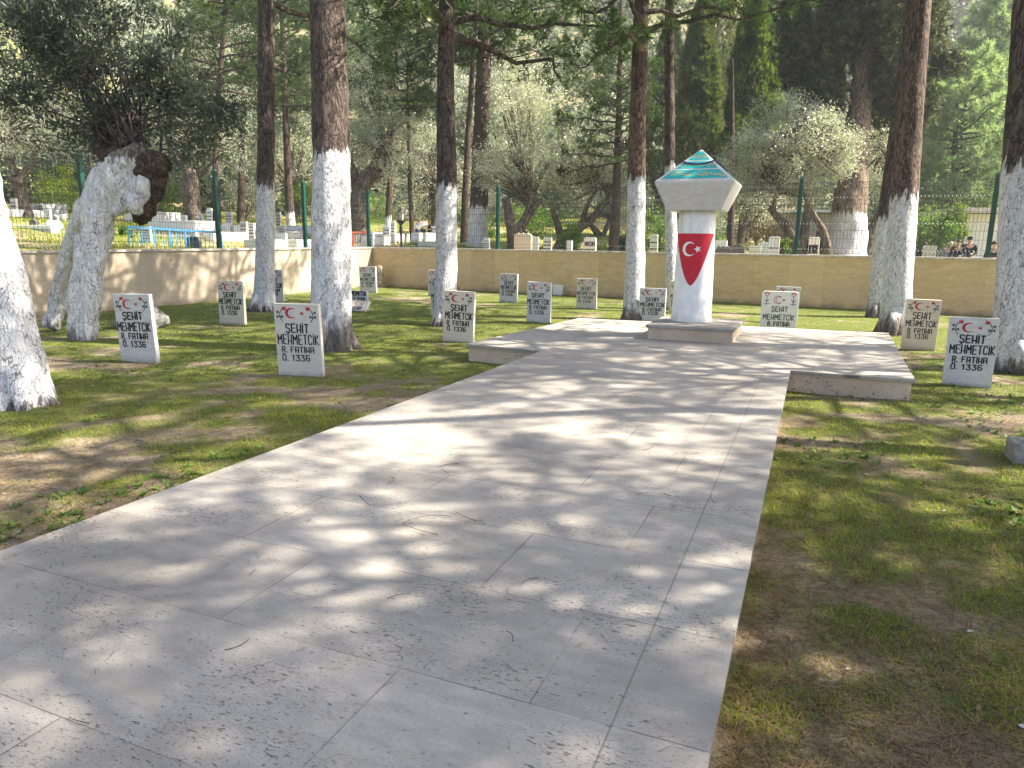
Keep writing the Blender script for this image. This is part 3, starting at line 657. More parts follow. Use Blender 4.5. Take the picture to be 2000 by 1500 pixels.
# capital: flaring block, thin edge, pyramid roof
hb, ht, zc0, zc1, zc2, za = .40, .565, 1.90, 2.285, 2.31, 2.81
m = MB(); sq = lambda h, z: [(CX - h, CY - h, z), (CX + h, CY - h, z), (CX + h, CY + h, z), (CX - h, CY + h, z)]
m.add(sq(hb, zc0) + sq(ht, zc1) + sq(ht, zc2) + [(CX, CY, za)],
      [(3, 2, 1, 0)] + [(j * 4 + i, j * 4 + (i + 1) % 4, j * 4 + 4 + (i + 1) % 4, j * 4 + 4 + i) for j in (0, 1) for i in range(4)] + [(8 + i, 8 + (i + 1) % 4, 12) for i in range(4)])
cap = m.build('capital', M_capstone, mon); bevel(cap.data, .012, 2)
def roof(side, s, t_, off):
    """point on roof face `side`: s across (-1..1), t_ up the slope (0..1)"""
    h = ht * (1 - t_); z = zc2 + (za - zc2) * t_; n = np.array([0, -(za - zc2), ht]); n = n / np.linalg.norm(n)
    p = np.array([s * h, -h, z]) + np.array([0, n[1], n[2]]) * off
    a = side * math.pi / 2; return (CX + p[0] * math.cos(a) - p[1] * math.sin(a), CY + p[0] * math.sin(a) + p[1] * math.cos(a), p[2])
BANDS = [(.06, .33, .90), (.37, .60, .86), (.64, .92, .80)]
for side in range(4):
    for (a0, a1, sw) in BANDS:
        m = MB(); m.add([roof(side, -sw, a0, .003), roof(side, sw, a0, .003), roof(side, sw * .97, a1, .003), roof(side, -sw * .97, a1, .003)], [(0, 1, 2, 3)])
        pn = m.build('teal_panel', M_teal, cap)
def arabic(body, side, a0, a1, s0, s1):
    """text curve turned into a mesh and laid on the roof face"""
    c = bpy.data.curves.new('inscription', 'FONT'); c.body = body; c.resolution_u = 2; c.offset = .02; o = bpy.data.objects.new('inscription', c); COL.objects.link(o)
    dg = bpy.context.evaluated_depsgraph_get(); me = bpy.data.meshes.new_from_object(o.evaluated_get(dg)); bpy.data.objects.remove(o)
    n = len(me.vertices); co = np.zeros(n * 3); me.vertices.foreach_get('co', co); co = co.reshape(-1, 3)
    lo, hi = co[:, :2].min(0), co[:, :2].max(0); fx = (co[:, 0] - lo[0]) / (hi[0] - lo[0]); fy = (co[:, 1] - lo[1]) / (hi[1] - lo[1])
    out = [roof(side, s0 + (s1 - s0) * x, a0 + (a1 - a0) * y, .0045) for x, y in zip(fx, fy)]
    me.vertices.foreach_set('co', np.array(out).reshape(-1)); me.materials.clear(); me.materials.append(M_gold); me.update(); link('inscription', me, cap)
def shape(words):
    """joined presentation forms, laid right to left"""
    return ' '.join(w[::-1] for w in words[::-1])
L1 = shape(['\ufeb7\ufeec\ufeaa\ufe8d']); L2 = shape(['\ufe8d\ufedf\ufed4\ufe98\ufea2', '\ufeb7\ufeec\ufef4\ufeaa', '\ufee3\ufea4\ufee4\ufeaa\ufe9f\ufed6']); L3 = shape(['\ufead\ufeed\ufea3\ufee8\ufeea', '\ufed3\ufe8e\ufe97\ufea4\ufeea', ':', '\ufeb3\ufee8\ufeea', '\u0666\u0663\u0663\u0661'])
for side in (0, 1):
    arabic(L3, side, .09, .31, -.78, .86); arabic(L2, side, .395, .585, -.72, .82); arabic(L1, side, .68, .84, -.6, .7)
m = MB(); ptsc = []
for side, s in [(3, .3), (3, .7)] + [(0, s) for s in np.linspace(-1, 1, 11)] + [(1, s) for s in np.linspace(-.8, 1, 9)]:
    tt = .60 - .10 * (1 - s * s) if side == 0 else (.62 if side == 3 else .60 - .22 * (s + 1) / 2)
    ptsc.append(roof(side, s, tt, .012))
m.tube(ptsc, .011, 6); cord = m.build('cord', M_violet, None, smooth=True); cord.location = mon.location; cord.rotation_euler = mon.rotation_euler
tag(cord, 'violet cord looped round the pyramid cap of the monument', 'cord')

# ------------------------------------------------------------------ lamp, rocks, slabs, pole
b = gp(785, 559); t = thing('lamp_post', 'slim black lamp post with a lantern before the back wall corner', 'lamp post', tuple(b), 0)
h = pt(785, 404, depth(b))[2] - LAWN; s_ = h / 3.0
m = MB(); m.lathe([(.075, 0), (.075, .06), (.05, .12), (.042, .3), (.042, 1.95 * s_), (.06, 2.0 * s_), (.06, 2.25 * s_), (.045, 2.3 * s_)], 12); m.build('pole', M_iron, t, True)
m = MB(); m.lathe([(.05, 2.28 * s_), (.07, 2.32 * s_), (.13, 2.42 * s_), (.15, 2.46 * s_), (.15, 2.48 * s_)], 10); m.build('lantern_cup', M_iron, t)
m = MB(); m.lathe([(.095, 2.485 * s_), (.125, 2.76 * s_)][::1], 6); m.build('lantern_glass', M_glass, t)
m = MB(); m.lathe([(.155, 2.765 * s_), (.13, 2.80 * s_), (.05, 2.88 * s_), (.02, 2.90 * s_), (.025, 2.94 * s_), (.006, 3.0 * s_)], 10); m.build('lantern_cap', M_iron, t)
m = MB()
for k in range(6):
    a = 2 * math.pi * k / 6; m.tube([(.105 * math.cos(a), .105 * math.sin(a), 2.47 * s_), (.137 * math.cos(a), .137 * math.sin(a), 2.77 * s_)], .009, 4)
m.build('lantern_frame', M_iron, t)
b = gp(278, 640); tag(MB().blob((0, 0, .12), (.43, .30, .36), 4, .3, n=40).build('boulder', M_rock, None, True, b), 'grey lichen speckled boulder right behind a headstone on the left lawn', 'boulder')
b = gp(744, 561); m = MB(); m.tube([(0, 0, -.1), (.02, 0, .15), (0, .02, .35), (-.02, 0, .55), (-.03, 0, .70), (-.03, 0, .78)], [.17, .16, .15, .13, .12, .06], 20, rough=.35, rs=6)
tag(m.build('carved_stone', M_carved, None, True, b, ), 'weathered old carved stone stump by the wall corner', 'carved stone')
b = gp(1089, 577); m = MB(); m.slab([(-.17, 0), (.15, -.01), (.17, .33), (.02, .345), (-.16, .34)], -.02, .02); o = bevel(m.mesh('slab', M_marble_w), .004); o = link('stone_slab', o, None, b, ROTZ); o.rotation_euler = (R(-8), R(1), ROTZ)
tag(o, 'blank white slab leaning near the foot of the back wall', 'stone slab')
b = gp(1997, 900); b = gp(2013, 903); t = thing('stone_marker', 'white stone slab on a rough concrete block, cut by the right edge of the picture', 'marker', tuple(b), ROTZ)
bevel(MB().box((0, 0, .03), (.30, .30, .27)).build('footing', M_concrete, t).data, .015); bevel(MB().box((.06, 0, .45), (.22, .09, .565)).build('slab', M_marble_w, t).data, .006)

# ------------------------------------------------------------------ trees: trunks
def trunk_from(pxs, d, extra=None, n=28, rough=.10, step=.10, rs=3.2, seed=0, base=None):
    """centre line and widths read at one distance d; returns local points, radii and base"""
    Q = [pt(x, y, d) for x, y, w in pxs]; Rr = [w / F * d / 2 for x, y, w in pxs]
    b = Q[0].copy()
    if extra: Q.append(Q[-1] + np.array(extra[0])); Rr.append(extra[1])
    Q = np.array(Q) - b; Rr = np.array(Rr)
    s = np.concatenate([[0], np.cumsum(np.linalg.norm(np.diff(Q, axis=0), axis=1))]); k = np.arange(0, s[-1], step)
    pts = np.stack([np.interp(k, s, Q[:, i]) for i in range(3)], 1); rad = np.interp(k, s, Rr)
    for _ in range(4):                                              # soften the bends
        pts[1:-1] = (pts[:-2] + 2 * pts[1:-1] + pts[2:]) / 4; rad[1:-1] = (rad[:-2] + 2 * rad[1:-1] + rad[2:]) / 4
    return b, pts, rad
def trunk_mb(pts, rad, n=28, rough=.08, rs=3.2, seed=0, sink=.15):
    pts = np.vstack([pts[0] - np.array([0, 0, sink]), pts]); rad = np.concatenate([[rad[0] * 1.05], rad])
    m = MB().tube(pts, rad, n, rough=rough, rs=rs, seed=seed); rg = np.random.default_rng(seed + 60); r0 = rad[1]
    for i in range(6):                                              # root flare running into the soil
        a = i * 1.047 + rg.uniform(-.3, .3); d = np.array([math.cos(a), math.sin(a), 0]); L = r0 * rg.uniform(1.05, 1.4)
        m.tube([pts[1] + d * r0 * .35 + np.array([0, 0, r0 * 1.3]), pts[1] + d * r0 * .72 + np.array([0, 0, r0 * .55]), pts[1] + d * L + np.array([0, 0, -.07])], [r0 * .45, r0 * .36, r0 * .16], 10, rough=.2, rs=5)
    return m

# pine crown prototypes (two), 5.6 m tall, standing on their own z = 0
def pine_crown(seed, H=5.6, L0=2.7, nb=40, K=13, tuft=46, nl=.17, nw=.0085, low=.5, flat=.35):
    rg = np.random.default_rng(seed); wood = MB(); C = []; D = []
    for i in range(nb):
        f = (i + rg.random()) / nb; z = H * f ** 1.0; az = i * 2.39996 + rg.normal() * .4
        L = L0 * (math.sin(math.pi * (low + (1 - low) * f) * .97) ** .7) * rg.uniform(.7, 1.1) + .3
        out = np.array([math.cos(az), math.sin(az), 0]); k = np.linspace(0, 1, 7)
        rise = rg.uniform(-.05, .25) + .35 * f
        B = out * (k * L)[:, None] + np.array([0, 0, 1]) * (z + rise * L * k - .22 * L * k * k * (1 - f) + .12 * L * k ** 3)[:, None] + rg.normal(size=(7, 3)) * .05 * (k * L)[:, None]
        wood.tube(B, .045 * (1 - .8 * k) * (.5 + L / L0) * .8, 5, cap=False)
        n = int(tuft * L / L0); tk = 1 - .72 * rg.random(n) ** 1.15
        side = np.cross(out, [0, 0, 1]); wd = (1.15 - tk) * L * .42
        base = np.stack([np.interp(tk, k, B[:, c]) for c in range(3)], 1)
        offs = side * (rg.uniform(-1, 1, n) * wd)[:, None] + np.array([0, 0, 1]) * (rg.normal(size=n) * .10 * L * flat + .03)[:, None]
        C.append(base + offs); D.append(unit(out * .7 + unit(offs) * .7 + np.array([0, 0, .35])))
        for j in rg.integers(0, n, max(2, n // 6)): wood.tube([base[j], base[j] + offs[j] * .5 + np.array([0, 0, -.02]), base[j] + offs[j]], [.012, .008, .004], 4, cap=False)
    C = np.concatenate(C); D = np.concatenate(D)
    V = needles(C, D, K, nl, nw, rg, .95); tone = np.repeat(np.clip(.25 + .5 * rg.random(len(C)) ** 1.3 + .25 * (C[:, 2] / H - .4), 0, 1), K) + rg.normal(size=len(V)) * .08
    return V, tone, wood
PC = []
for sd in (11, 12, 13):
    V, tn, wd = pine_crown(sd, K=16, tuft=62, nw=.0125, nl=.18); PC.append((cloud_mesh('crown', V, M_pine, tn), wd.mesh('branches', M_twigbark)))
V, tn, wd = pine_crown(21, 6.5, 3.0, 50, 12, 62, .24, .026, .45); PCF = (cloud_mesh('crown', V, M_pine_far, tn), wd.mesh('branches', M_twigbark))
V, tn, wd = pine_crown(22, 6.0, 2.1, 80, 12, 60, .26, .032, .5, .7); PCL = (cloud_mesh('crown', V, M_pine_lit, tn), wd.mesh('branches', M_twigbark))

GP_ = 'whitewashed pines in the memorial lawn'
def pine(pxs, d, paint_y, label, crown_z, which, rot, sc=1., fade=.3, top=12.5, group=GP_, seed=0, n=30, rough=.07, proto=None, dark=None, name='pine_tree', crown=True):
    b, pts, rad = trunk_from(pxs, d, None, seed=seed)
    lean = unit((pts[-1] - pts[len(pts) // 2])); lean = unit(lean * .5 + np.array([0, 0, .5]))
    extra = max(.5, (top - (b[2] + pts[-1][2]))); k = np.linspace(0, 1, max(4, int(extra / .3)))[1:]
    pts = np.vstack([pts, pts[-1] + lean * (k * extra)[:, None]]); rad = np.concatenate([rad, rad[-1] * (1 - .75 * k)])
    t = thing(name, label, 'pine tree', tuple(b), 0, group)
    zp = pt(pxs[0][0], paint_y, d)[2] - b[2] if paint_y else None
    mt = bark_mat('pine bark', zp, fade, *(dark or ()))
    trunk_mb(pts, rad, n, rough, 3.5, seed).build('trunk', mt, t, True)
    if crown:
        j = int(np.argmin(abs(pts[:, 2] + b[2] - crown_z))); pr = proto or PC[which]; q = pts[j]
        o = link('branches', pr[1], t, q, rot); o.scale = (sc,) * 3; o = link('crown', pr[0], t, q, rot); o.scale = (sc,) * 3
    return t
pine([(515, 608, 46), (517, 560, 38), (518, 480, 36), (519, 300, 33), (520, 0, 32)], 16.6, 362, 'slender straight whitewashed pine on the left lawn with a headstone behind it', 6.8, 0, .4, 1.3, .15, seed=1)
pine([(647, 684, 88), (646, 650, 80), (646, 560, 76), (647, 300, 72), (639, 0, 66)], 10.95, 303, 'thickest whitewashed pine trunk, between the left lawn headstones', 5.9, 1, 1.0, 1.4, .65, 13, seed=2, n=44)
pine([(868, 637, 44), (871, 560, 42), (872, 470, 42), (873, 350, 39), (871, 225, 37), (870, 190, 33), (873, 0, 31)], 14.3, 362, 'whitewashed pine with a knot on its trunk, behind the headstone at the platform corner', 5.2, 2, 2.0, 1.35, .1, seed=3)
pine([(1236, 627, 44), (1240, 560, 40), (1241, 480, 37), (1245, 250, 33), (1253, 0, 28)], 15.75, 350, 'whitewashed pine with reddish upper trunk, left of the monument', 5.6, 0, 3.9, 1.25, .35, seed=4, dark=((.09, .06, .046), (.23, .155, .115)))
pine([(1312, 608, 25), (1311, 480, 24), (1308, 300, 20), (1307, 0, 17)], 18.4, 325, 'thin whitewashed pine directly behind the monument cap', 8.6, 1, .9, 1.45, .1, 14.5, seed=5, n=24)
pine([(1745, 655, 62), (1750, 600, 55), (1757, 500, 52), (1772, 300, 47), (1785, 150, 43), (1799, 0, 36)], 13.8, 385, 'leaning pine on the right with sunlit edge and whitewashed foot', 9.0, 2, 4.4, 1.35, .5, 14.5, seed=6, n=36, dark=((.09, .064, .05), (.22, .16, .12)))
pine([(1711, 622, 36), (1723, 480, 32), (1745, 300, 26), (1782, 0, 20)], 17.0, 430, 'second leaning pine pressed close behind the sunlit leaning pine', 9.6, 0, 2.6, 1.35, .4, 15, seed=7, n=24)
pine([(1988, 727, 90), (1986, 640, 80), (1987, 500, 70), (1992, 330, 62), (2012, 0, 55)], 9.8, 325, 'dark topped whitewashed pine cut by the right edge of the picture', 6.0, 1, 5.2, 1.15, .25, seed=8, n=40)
# foreground whitewashed trunk at the left edge, leaning out of the picture
b, pts, rad = trunk_from([(40, 798, 118), (36, 770, 104), (30, 725, 102), (6, 600, 96), (-14, 500, 88), (-36, 400, 82), (-66, 250, 78), (-120, 0, 70)], 7.1)
t = thing('olive_tree', 'thick leaning whitewashed trunk in the left foreground, cut by the picture edge', 'tree', tuple(b), 0, 'whitewashed olives on the left')
pts2 = np.vstack([pts, pts[-1] + np.array([-.2, 0, .6]), pts[-1] + np.array([-.4, .1, 1.4])]); rad2 = np.concatenate([rad, [rad[-1] * .8, .06]])
trunk_mb(pts2, rad2, 44, .20, 4.0, 9).build('trunk', bark_mat('olive bark foreground', 4.0, .12, scale=11, crack=.12), t, True)
rgc = np.random.default_rng(77); tp = pts2[-1]
def lobed(center, rad, ncl, cl_r, nl, rg, shell=.6):
    """leaf centres grouped in clusters through an uneven ellipsoid; returns centres, cluster index, outward direction"""
    d = unit(rg.normal(size=(ncl, 3))); r = shell + (1 - shell) * rg.random(ncl) ; r *= .75 + .5 * rg.random(ncl)
    cc = np.asarray(center) + d * r[:, None] * np.asarray(rad); ci = rg.integers(0, ncl, nl)
    s = cl_r * (.6 + .8 * rg.random(ncl)); g = rg.normal(size=(nl, 3)) * s[ci][:, None] * np.array([1, 1, .75]) * .6
    return cc[ci] + g, ci, unit(cc - np.asarray(center))[ci], cc
C, ci, dd, cc = lobed(tp + np.array([-.2, 0, .8]), (2.0, 2.0, 1.3), 70, .40, 9000, rgc)
link('crown', cloud_mesh('crown', leaves(C, .06, .018, rgc, D=dd, spread=1.2), M_olive, .2 + .5 * rgc.random(len(C))), t)

# the old forked olive with its burl
D2 = 11.6; b = pt(160, 668, D2)
def loc2(l): return [pt(x, y, D2 + (w[1] if isinstance(w, tuple) else 0)) - b for x, y, w in l], [(w[0] if isinstance(w, tuple) else w) / F * D2 / 2 for x, y, w in l]
def dense(pts, rad, step=.06):
    pts = np.array(pts); rad = np.array(rad); s = np.concatenate([[0], np.cumsum(np.linalg.norm(np.diff(pts, axis=0), axis=1))]); k = np.arange(0, s[-1], step)
    p = np.stack([np.interp(k, s, pts[:, i]) for i in range(3)], 1); r = np.interp(k, s, rad)
    for _ in range(5): p[1:-1] = (p[:-2] + 2 * p[1:-1] + p[2:]) / 4; r[1:-1] = (r[:-2] + 2 * r[1:-1] + r[2:]) / 4
    return p, r
t = thing('olive_tree', 'old forked olive with whitewashed gnarled legs and a dark burl under its leafy crown', 'tree', tuple(b), 0, 'whitewashed olives on the left')
m = MB()
for l, rr in (([(168, 672, 44), (172, 620, 40), (178, 560, 44), (183, 500, 52), (190, 440, 58), (205, 395, 62), (232, 350, 74), (262, 318, 70), (285, 285, 48)], .30),
              ([(146, 692, 32), (148, 640, 30), (154, 580, 34), (162, 520, 38), (168, 460, 40)], .30),
              ([(100, 640, (36, 1.0)), (113, 590, (31, .9)), (127, 530, (30, .7)), (144, 470, (34, .4)), (162, 420, (42, .2)), (190, 380, (50, 0.))], .30),
              ([(172, 430, 30), (178, 385, 34), (192, 350, 38), (212, 322, 32)], .3),
              ([(222, 415, 32), (250, 392, 38), (268, 368, 42), (280, 335, 40)], .35)):
    p, r = dense(*loc2(l)); m.tube(p, r, 30, rough=rr, rs=4.5, seed=3)
m.blob(pt(266, 398, D2 - .12) - b, (.13, .16, .18), 5, .3, n=22); m.blob(pt(280, 365, D2 - .10) - b, (.11, .16, .22), 7, .3, n=22)
def gnarl(mb_, name, mat, parent, vox=.026, amp=.024):
    """melt the overlapping stems into one body and furrow it"""
    o = link(name, mb_.mesh(name, mat)); md = o.modifiers.new('r', 'REMESH'); md.mode = 'VOXEL'; md.voxel_size = vox; sm = o.modifiers.new('s', 'SMOOTH'); sm.iterations = 4
    dg = bpy.context.evaluated_depsgraph_get(); me = bpy.data.meshes.new_from_object(o.evaluated_get(dg)); bpy.data.objects.remove(o); me.name = name
    for vtx in me.vertices:
        q = vtx.co; w = Vector((q.x * 9 + q.z * 1.2, q.y * 9, q.z * 2.2)); r = abs(mnoise.noise(w)) * 1.6 - .5 + .5 * mnoise.noise(q * 11) + (.6) * (mnoise.noise(q * 3.1 + Vector((5, 1, 2))))
        vtx.co = q + vtx.normal * amp * r
    me.materials.clear(); me.materials.append(mat); me.polygons.foreach_set('use_smooth', [True] * len(me.polygons)); me.update(); return link(name, me, parent)
gnarl(m, 'trunk', bark_mat('old olive bark', 2.88, .22, (.13, .115, .10), (.26, .235, .20), 13., .4, .07), t)
m = MB(); m.blob(pt(294, 322, D2) - b, (.28, .30, .26), 8, .35, n=30); m.blob(pt(300, 350, D2 + .08) - b, (.20, .24, .36), 12, .3, n=26); m.blob(pt(240, 306, D2 + .12) - b, (.40, .30, .18), 9, .3, n=26); m.blob(pt(278, 400, D2 + .12) - b, (.22, .22, .30), 10, .3, n=22)
m.blob(pt(196, 280, D2 + .1) - b, (.13, .13, .25), 14, .3, n=18)
gnarl(m, 'burl', bark_mat('burl bark', None, 0, (.045, .032, .026), (.12, .085, .065), 14., .7), t, .03, .05)
rg2 = np.random.default_rng(5); Cs, ds, ts, cc = [], [], [], []; kk_ = D2 / F
for (x, y, rx, ry, n, ncl) in tuple((q[0], q[1], q[2], q[3], int(q[4] * .72), q[5]) for q in ((150, 110, 165, 120, 7600, 60), (330, 160, 130, 130, 5600, 50), (60, 60, 110, 90, 3200, 26), (30, 180, 80, 55, 1500, 16), (240, 225, 170, 70, 3600, 30), (430, 220, 60, 60, 1300, 14), (180, 20, 110, 60, 1700, 18), (380, 290, 60, 40, 700, 9), (130, 270, 60, 40, 700, 9))):
    C, ci, dd, c_ = lobed(pt(x, y, D2 + rg2.uniform(-.4, .5)) - b, (rx * kk_, max(rx, ry) * kk_ * .8, ry * kk_), ncl, .24, n, rg2, .15)
    Cs.append(C); ds.append(dd); ts.append(.1 + .45 * rg2.random(n) ** 2 + .3 * (rg2.random(ncl)[ci] - .3)); cc.append(c_)
C, dd, tn_, cc = np.concatenate(Cs), np.concatenate(ds), np.concatenate(ts), np.concatenate(cc)
keep = (C[:, 2] > (pt(200, 335, D2) - b)[2] - .25 * rg2.random(len(C))); C, dd, tn_ = C[keep], dd[keep], tn_[keep]
link('crown', cloud_mesh('crown', leaves(C, .12, .030, rg2, D=dd + np.array([0, 0, .3]), spread=1.0), M_broad, np.clip(tn_, 0, 1)), t)
m = MB(); bs = pt(270, 300, D2 + .05) - b; bs2 = pt(200, 275, D2 + .1) - b
for i in range(46):
    q = cc[rg2.integers(0, len(cc))]; s0 = (bs if rg2.random() < .65 else bs2) + rg2.normal(size=3) * .10; k = np.linspace(0, 1, 6)[:, None]
    L = s0 + (q - s0) * k + np.array([0, 0, .25]) * (k * (1 - k)) + rg2.normal(size=(6, 3)) * .04; m.tube(L, np.linspace(.028, .006, 6), 5, cap=False)
m.build('branches', M_twigbark, t, True)

# ------------------------------------------------------------------ off-picture pines to the right whose crowns shade path and lawn
def shade_pine(u, v, cz, which, rot, sc, label):
    b = P(u, v, LAWN); t = thing('pine_tree', label, 'pine tree', tuple(b), 0, GP_)
    pts = np.array([[0.05 * z + .30 * math.sin(z * .8 + u * 3), .02 * z + .42 * math.sin(z * .62 + v * 2), z] for z in np.arange(0, cz + 4.5, .3)]); rad = .22 * np.linspace(1, .25, len(pts)) ** 1.6
    trunk_mb(pts, rad, 20, .06, 3.5, int(u * 10)).build('trunk', SHADE_BARK, t, True)
    for me, nm in ((PC[which][1], 'branches'), (PC[which][0], 'crown')):
        o = link(nm, me, t, (0.05 * (cz + .2), .02 * cz, cz + .24), rot); o.scale = (sc,) * 3
SHADE_BARK = bark_mat('shade pine bark', 2.4, .2)
for i, (u, v, cz, w, rot, sc, lb) in enumerate([(3.9, 3.4, 5.6, 0, .3, 1.1, 'pine off to the right of the path, nearest its edge'), (6.2, 6.0, 5.8, 1, 1.3, .95, 'pine beyond the white pole to the right'), (5.6, 1.2, 5.6, 2, 2.2, .95, 'pine to the right of where the photographer stands'),
    (8.8, 4.0, 6.4, 0, 3.3, 1.3, 'tall pine far out on the right lawn'), (8.8, 8.6, 6.4, 1, 4.4, .9, 'pine halfway to the right part of the back wall'), (11.8, 6.6, 7.2, 1, .8, 1.3, 'tallest pine of the right hand lawn'), (12.2, 1.6, 6.8, 0, 2.9, 1.3, 'farthest pine to the right'), (7.6, -1.8, 6.0, 2, 1.9, 1.2, 'pine behind and right of the photographer'),
    (4.6, 8.2, 10.2, 1, 3.9, 1.25, 'high crowned pine just outside the right edge of the view'), (6.1, 11.2, 6.0, 0, 4.1, 1.05, 'pine behind the high crowned one just outside the view'), (7.9, 14.6, 7.0, 2, .6, .9, 'pine in line with the leaning pine, off to the right'), (8.4, 12.4, 11.5, 0, 1.7, 1.2, 'high crowned pine far back on the right lawn')]):
    shade_pine(u, v, cz, w, rot, sc, lb)

# ------------------------------------------------------------------ trees beyond the walls
def olive(px, d, limbs, crown, label, nleaf=16000, L=.10, W=.034, seed=0, mat=None, group='olive trees in the cemetery beyond the fence', tone=(.25, .6), cl=.33, name='olive_tree', cat='olive tree', shell=.55, bark=None):
    """limbs: polylines of (px, py, width) at distance d; crown: list of ellipses (px, py, rx, ry) in picture size at d"""
    rg = np.random.default_rng(seed + 100); b = tpos(px, d); t = thing(name, label, cat, tuple(b), 0, group); m = MB()
    for l in limbs:
        p, r = dense([pt(x, y, d + .12 * math.sin(x * .3 + y * .21)) - b for x, y, w in l], [w / F * d / 2 for x, y, w in l], .14); 
        if l is limbs[0]: p[0] = p[0] * 0 + np.array([p[0][0], p[0][1], min(p[0][2], -.2)])
        m.tube(p, r, 14, rough=.22, rs=2.6, seed=seed)
    Vs, Ts = [], []
    tot = sum(c[2] * c[3] for c in crown)
    for (x, y, rx, ry) in crown:
        n = int(.72 * nleaf * rx * ry / tot); k = d / F; c = pt(x, y, d) - b
        ncl = max(14, int(75 * rx * ry / tot) + 12)
        C, ci, dd, cc = lobed(c, (rx * k, max(rx, ry) * k * .85, ry * k), ncl, cl * min(1.3, rx * k), n, rg, shell)
        Vs.append(leaves(C, L, W, rg, D=dd * .35 + np.array([0, 0, .25]), spread=1.0)); Ts.append(np.clip(tone[0] + tone[1] * rg.random(n) ** 1.4 + .5 * (rg.random(ncl)[ci] - .5), 0, 1))
        for q in cc[rg.integers(0, len(cc), 12)]:
            s0 = np.array(pt(limbs[-1][-1][0], limbs[-1][-1][1], d) - b); kk = np.linspace(0, 1, 5)[:, None]
            m.tube(s0 + (q - s0) * kk + rg.normal(size=(5, 3)) * .06, np.linspace(.05, .012, 5), 5, cap=False)
    m.build('trunk', bark or M_obark, t, True); link('crown', cloud_mesh('crown', np.concatenate(Vs), mat or M_olive, np.concatenate(Ts)), t); return t
M_obark = bark_mat('cemetery olive bark', None, 0, (.10, .08, .06), (.24, .19, .14), 7.)
olive(55, 30, [[(60, 450, 26), (48, 410, 22), (38, 370, 24), (32, 340, 30)], [(36, 360, 16), (60, 320, 12), (75, 280, 8)], [(32, 345, 16), (12, 300, 12), (0, 260, 8)]], [(45, 235, 95, 90), (-40, 200, 80, 90), (120, 260, 50, 60)], 'silvery olive with leaning brown trunk at the far left beyond the fence', 20000, seed=1)
olive(378, 33, [[(382, 445, 40), (375, 400, 32), (372, 360, 30), (370, 330, 30)], [(372, 350, 18), (400, 330, 14), (420, 300, 9)], [(370, 345, 16), (345, 310, 12), (330, 270, 8)]], [(380, 240, 95, 95), (440, 300, 50, 50), (330, 150, 90, 100), (420, 130, 70, 110)], 'tall pale olive with a ridged grey trunk behind the blue railing', 28000, seed=2, tone=(.3, .6))
olive(700, 31, [[(695, 455, 44), (700, 400, 36), (708, 360, 32), (722, 342, 26), (750, 336, 14)], [(702, 380, 20), (690, 340, 16), (680, 290, 10)], [(712, 356, 18), (735, 310, 12), (745, 270, 8)]], [(720, 200, 60, 110), (760, 270, 50, 60), (690, 290, 45, 50), (770, 330, 40, 35)], 'silver olive with a dark bent trunk right of the thickest pine', 22000, seed=3, tone=(.35, .6))
olive(1000, 27.5, [[(1002, 490, 24), (1000, 450, 22), (992, 410, 20), (985, 380, 16)], [(1003, 470, 24), (1018, 440, 18), (1040, 410, 13), (1060, 385, 9)], [(1012, 452, 12), (1022, 430, 10), (1035, 395, 8)]], [(1000, 250, 62, 110), (1040, 320, 50, 60), (965, 330, 45, 50), (1010, 165, 50, 50)], 'bright silver olive with a forked trunk behind the scalloped gravestone', 26000, seed=4, tone=(.4, .6))
olive(1100, 29, [[(1098, 488, 34), (1105, 462, 30), (1128, 448, 20), (1160, 425, 14), (1185, 390, 10), (1197, 365, 8)], [(1096, 460, 16), (1086, 430, 12), (1076, 400, 8)], [(1135, 440, 12), (1145, 405, 9), (1170, 360, 7)]], [(1110, 350, 75, 50), (1180, 330, 50, 45), (1130, 300, 70, 50), (1215, 395, 34, 40)], 'low spreading olive with long dark limbs left of the monument', 20000, seed=5, tone=(.15, .55))
olive(1175, 36, [[(1175, 490, 16), (1172, 460, 14), (1155, 440, 10), (1140, 420, 8)], [(1174, 470, 12), (1185, 445, 9), (1192, 425, 7)]], [(1165, 400, 45, 30), (1200, 385, 40, 40)], 'small young olive behind the spreading one', 7000, seed=6, tone=(.3, .6))
olive(1555, 27, [[(1560, 500, 30), (1550, 470, 24), (1535, 440, 18), (1515, 420, 13), (1500, 405, 10)], [(1562, 490, 22), (1572, 450, 18), (1578, 410, 14), (1580, 380, 10)], [(1515, 425, 10), (1508, 400, 8), (1520, 370, 6)]], [(1520, 340, 85, 55), (1590, 350, 50, 50), (1470, 300, 60, 60), (1530, 250, 75, 60), (1440, 340, 45, 45)], 'wide grey olive with a forked trunk right of the monument', 30000, seed=7, tone=(.3, .6))
olive(1618, 26, [[(1616, 505, 20), (1614, 470, 17), (1606, 445, 14), (1585, 415, 11), (1575, 385, 9), (1560, 340, 7), (1535, 300, 6), (1505, 291, 5), (1480, 290, 3)], [(1572, 380, 7), (1572, 340, 6), (1560, 290, 5), (1545, 260, 4)]], [(1590, 260, 60, 50), (1640, 300, 45, 50), (1530, 285, 45, 30)], 'olive with a long thin arching branch beside the big cypress', 13000, seed=8, tone=(.35, .6))
olive(1690, 30, [[(1690, 500, 34), (1698, 460, 28), (1715, 430, 20), (1728, 400, 16)], [(1728, 405, 16), (1735, 350, 12), (1728, 300, 8)]], [(1715, 310, 50, 80), (1740, 380, 40, 40), (1690, 260, 40, 50)], 'olive with a dark slanting trunk between the cypress and the leaning pine', 14000, seed=9, tone=(.15, .5))
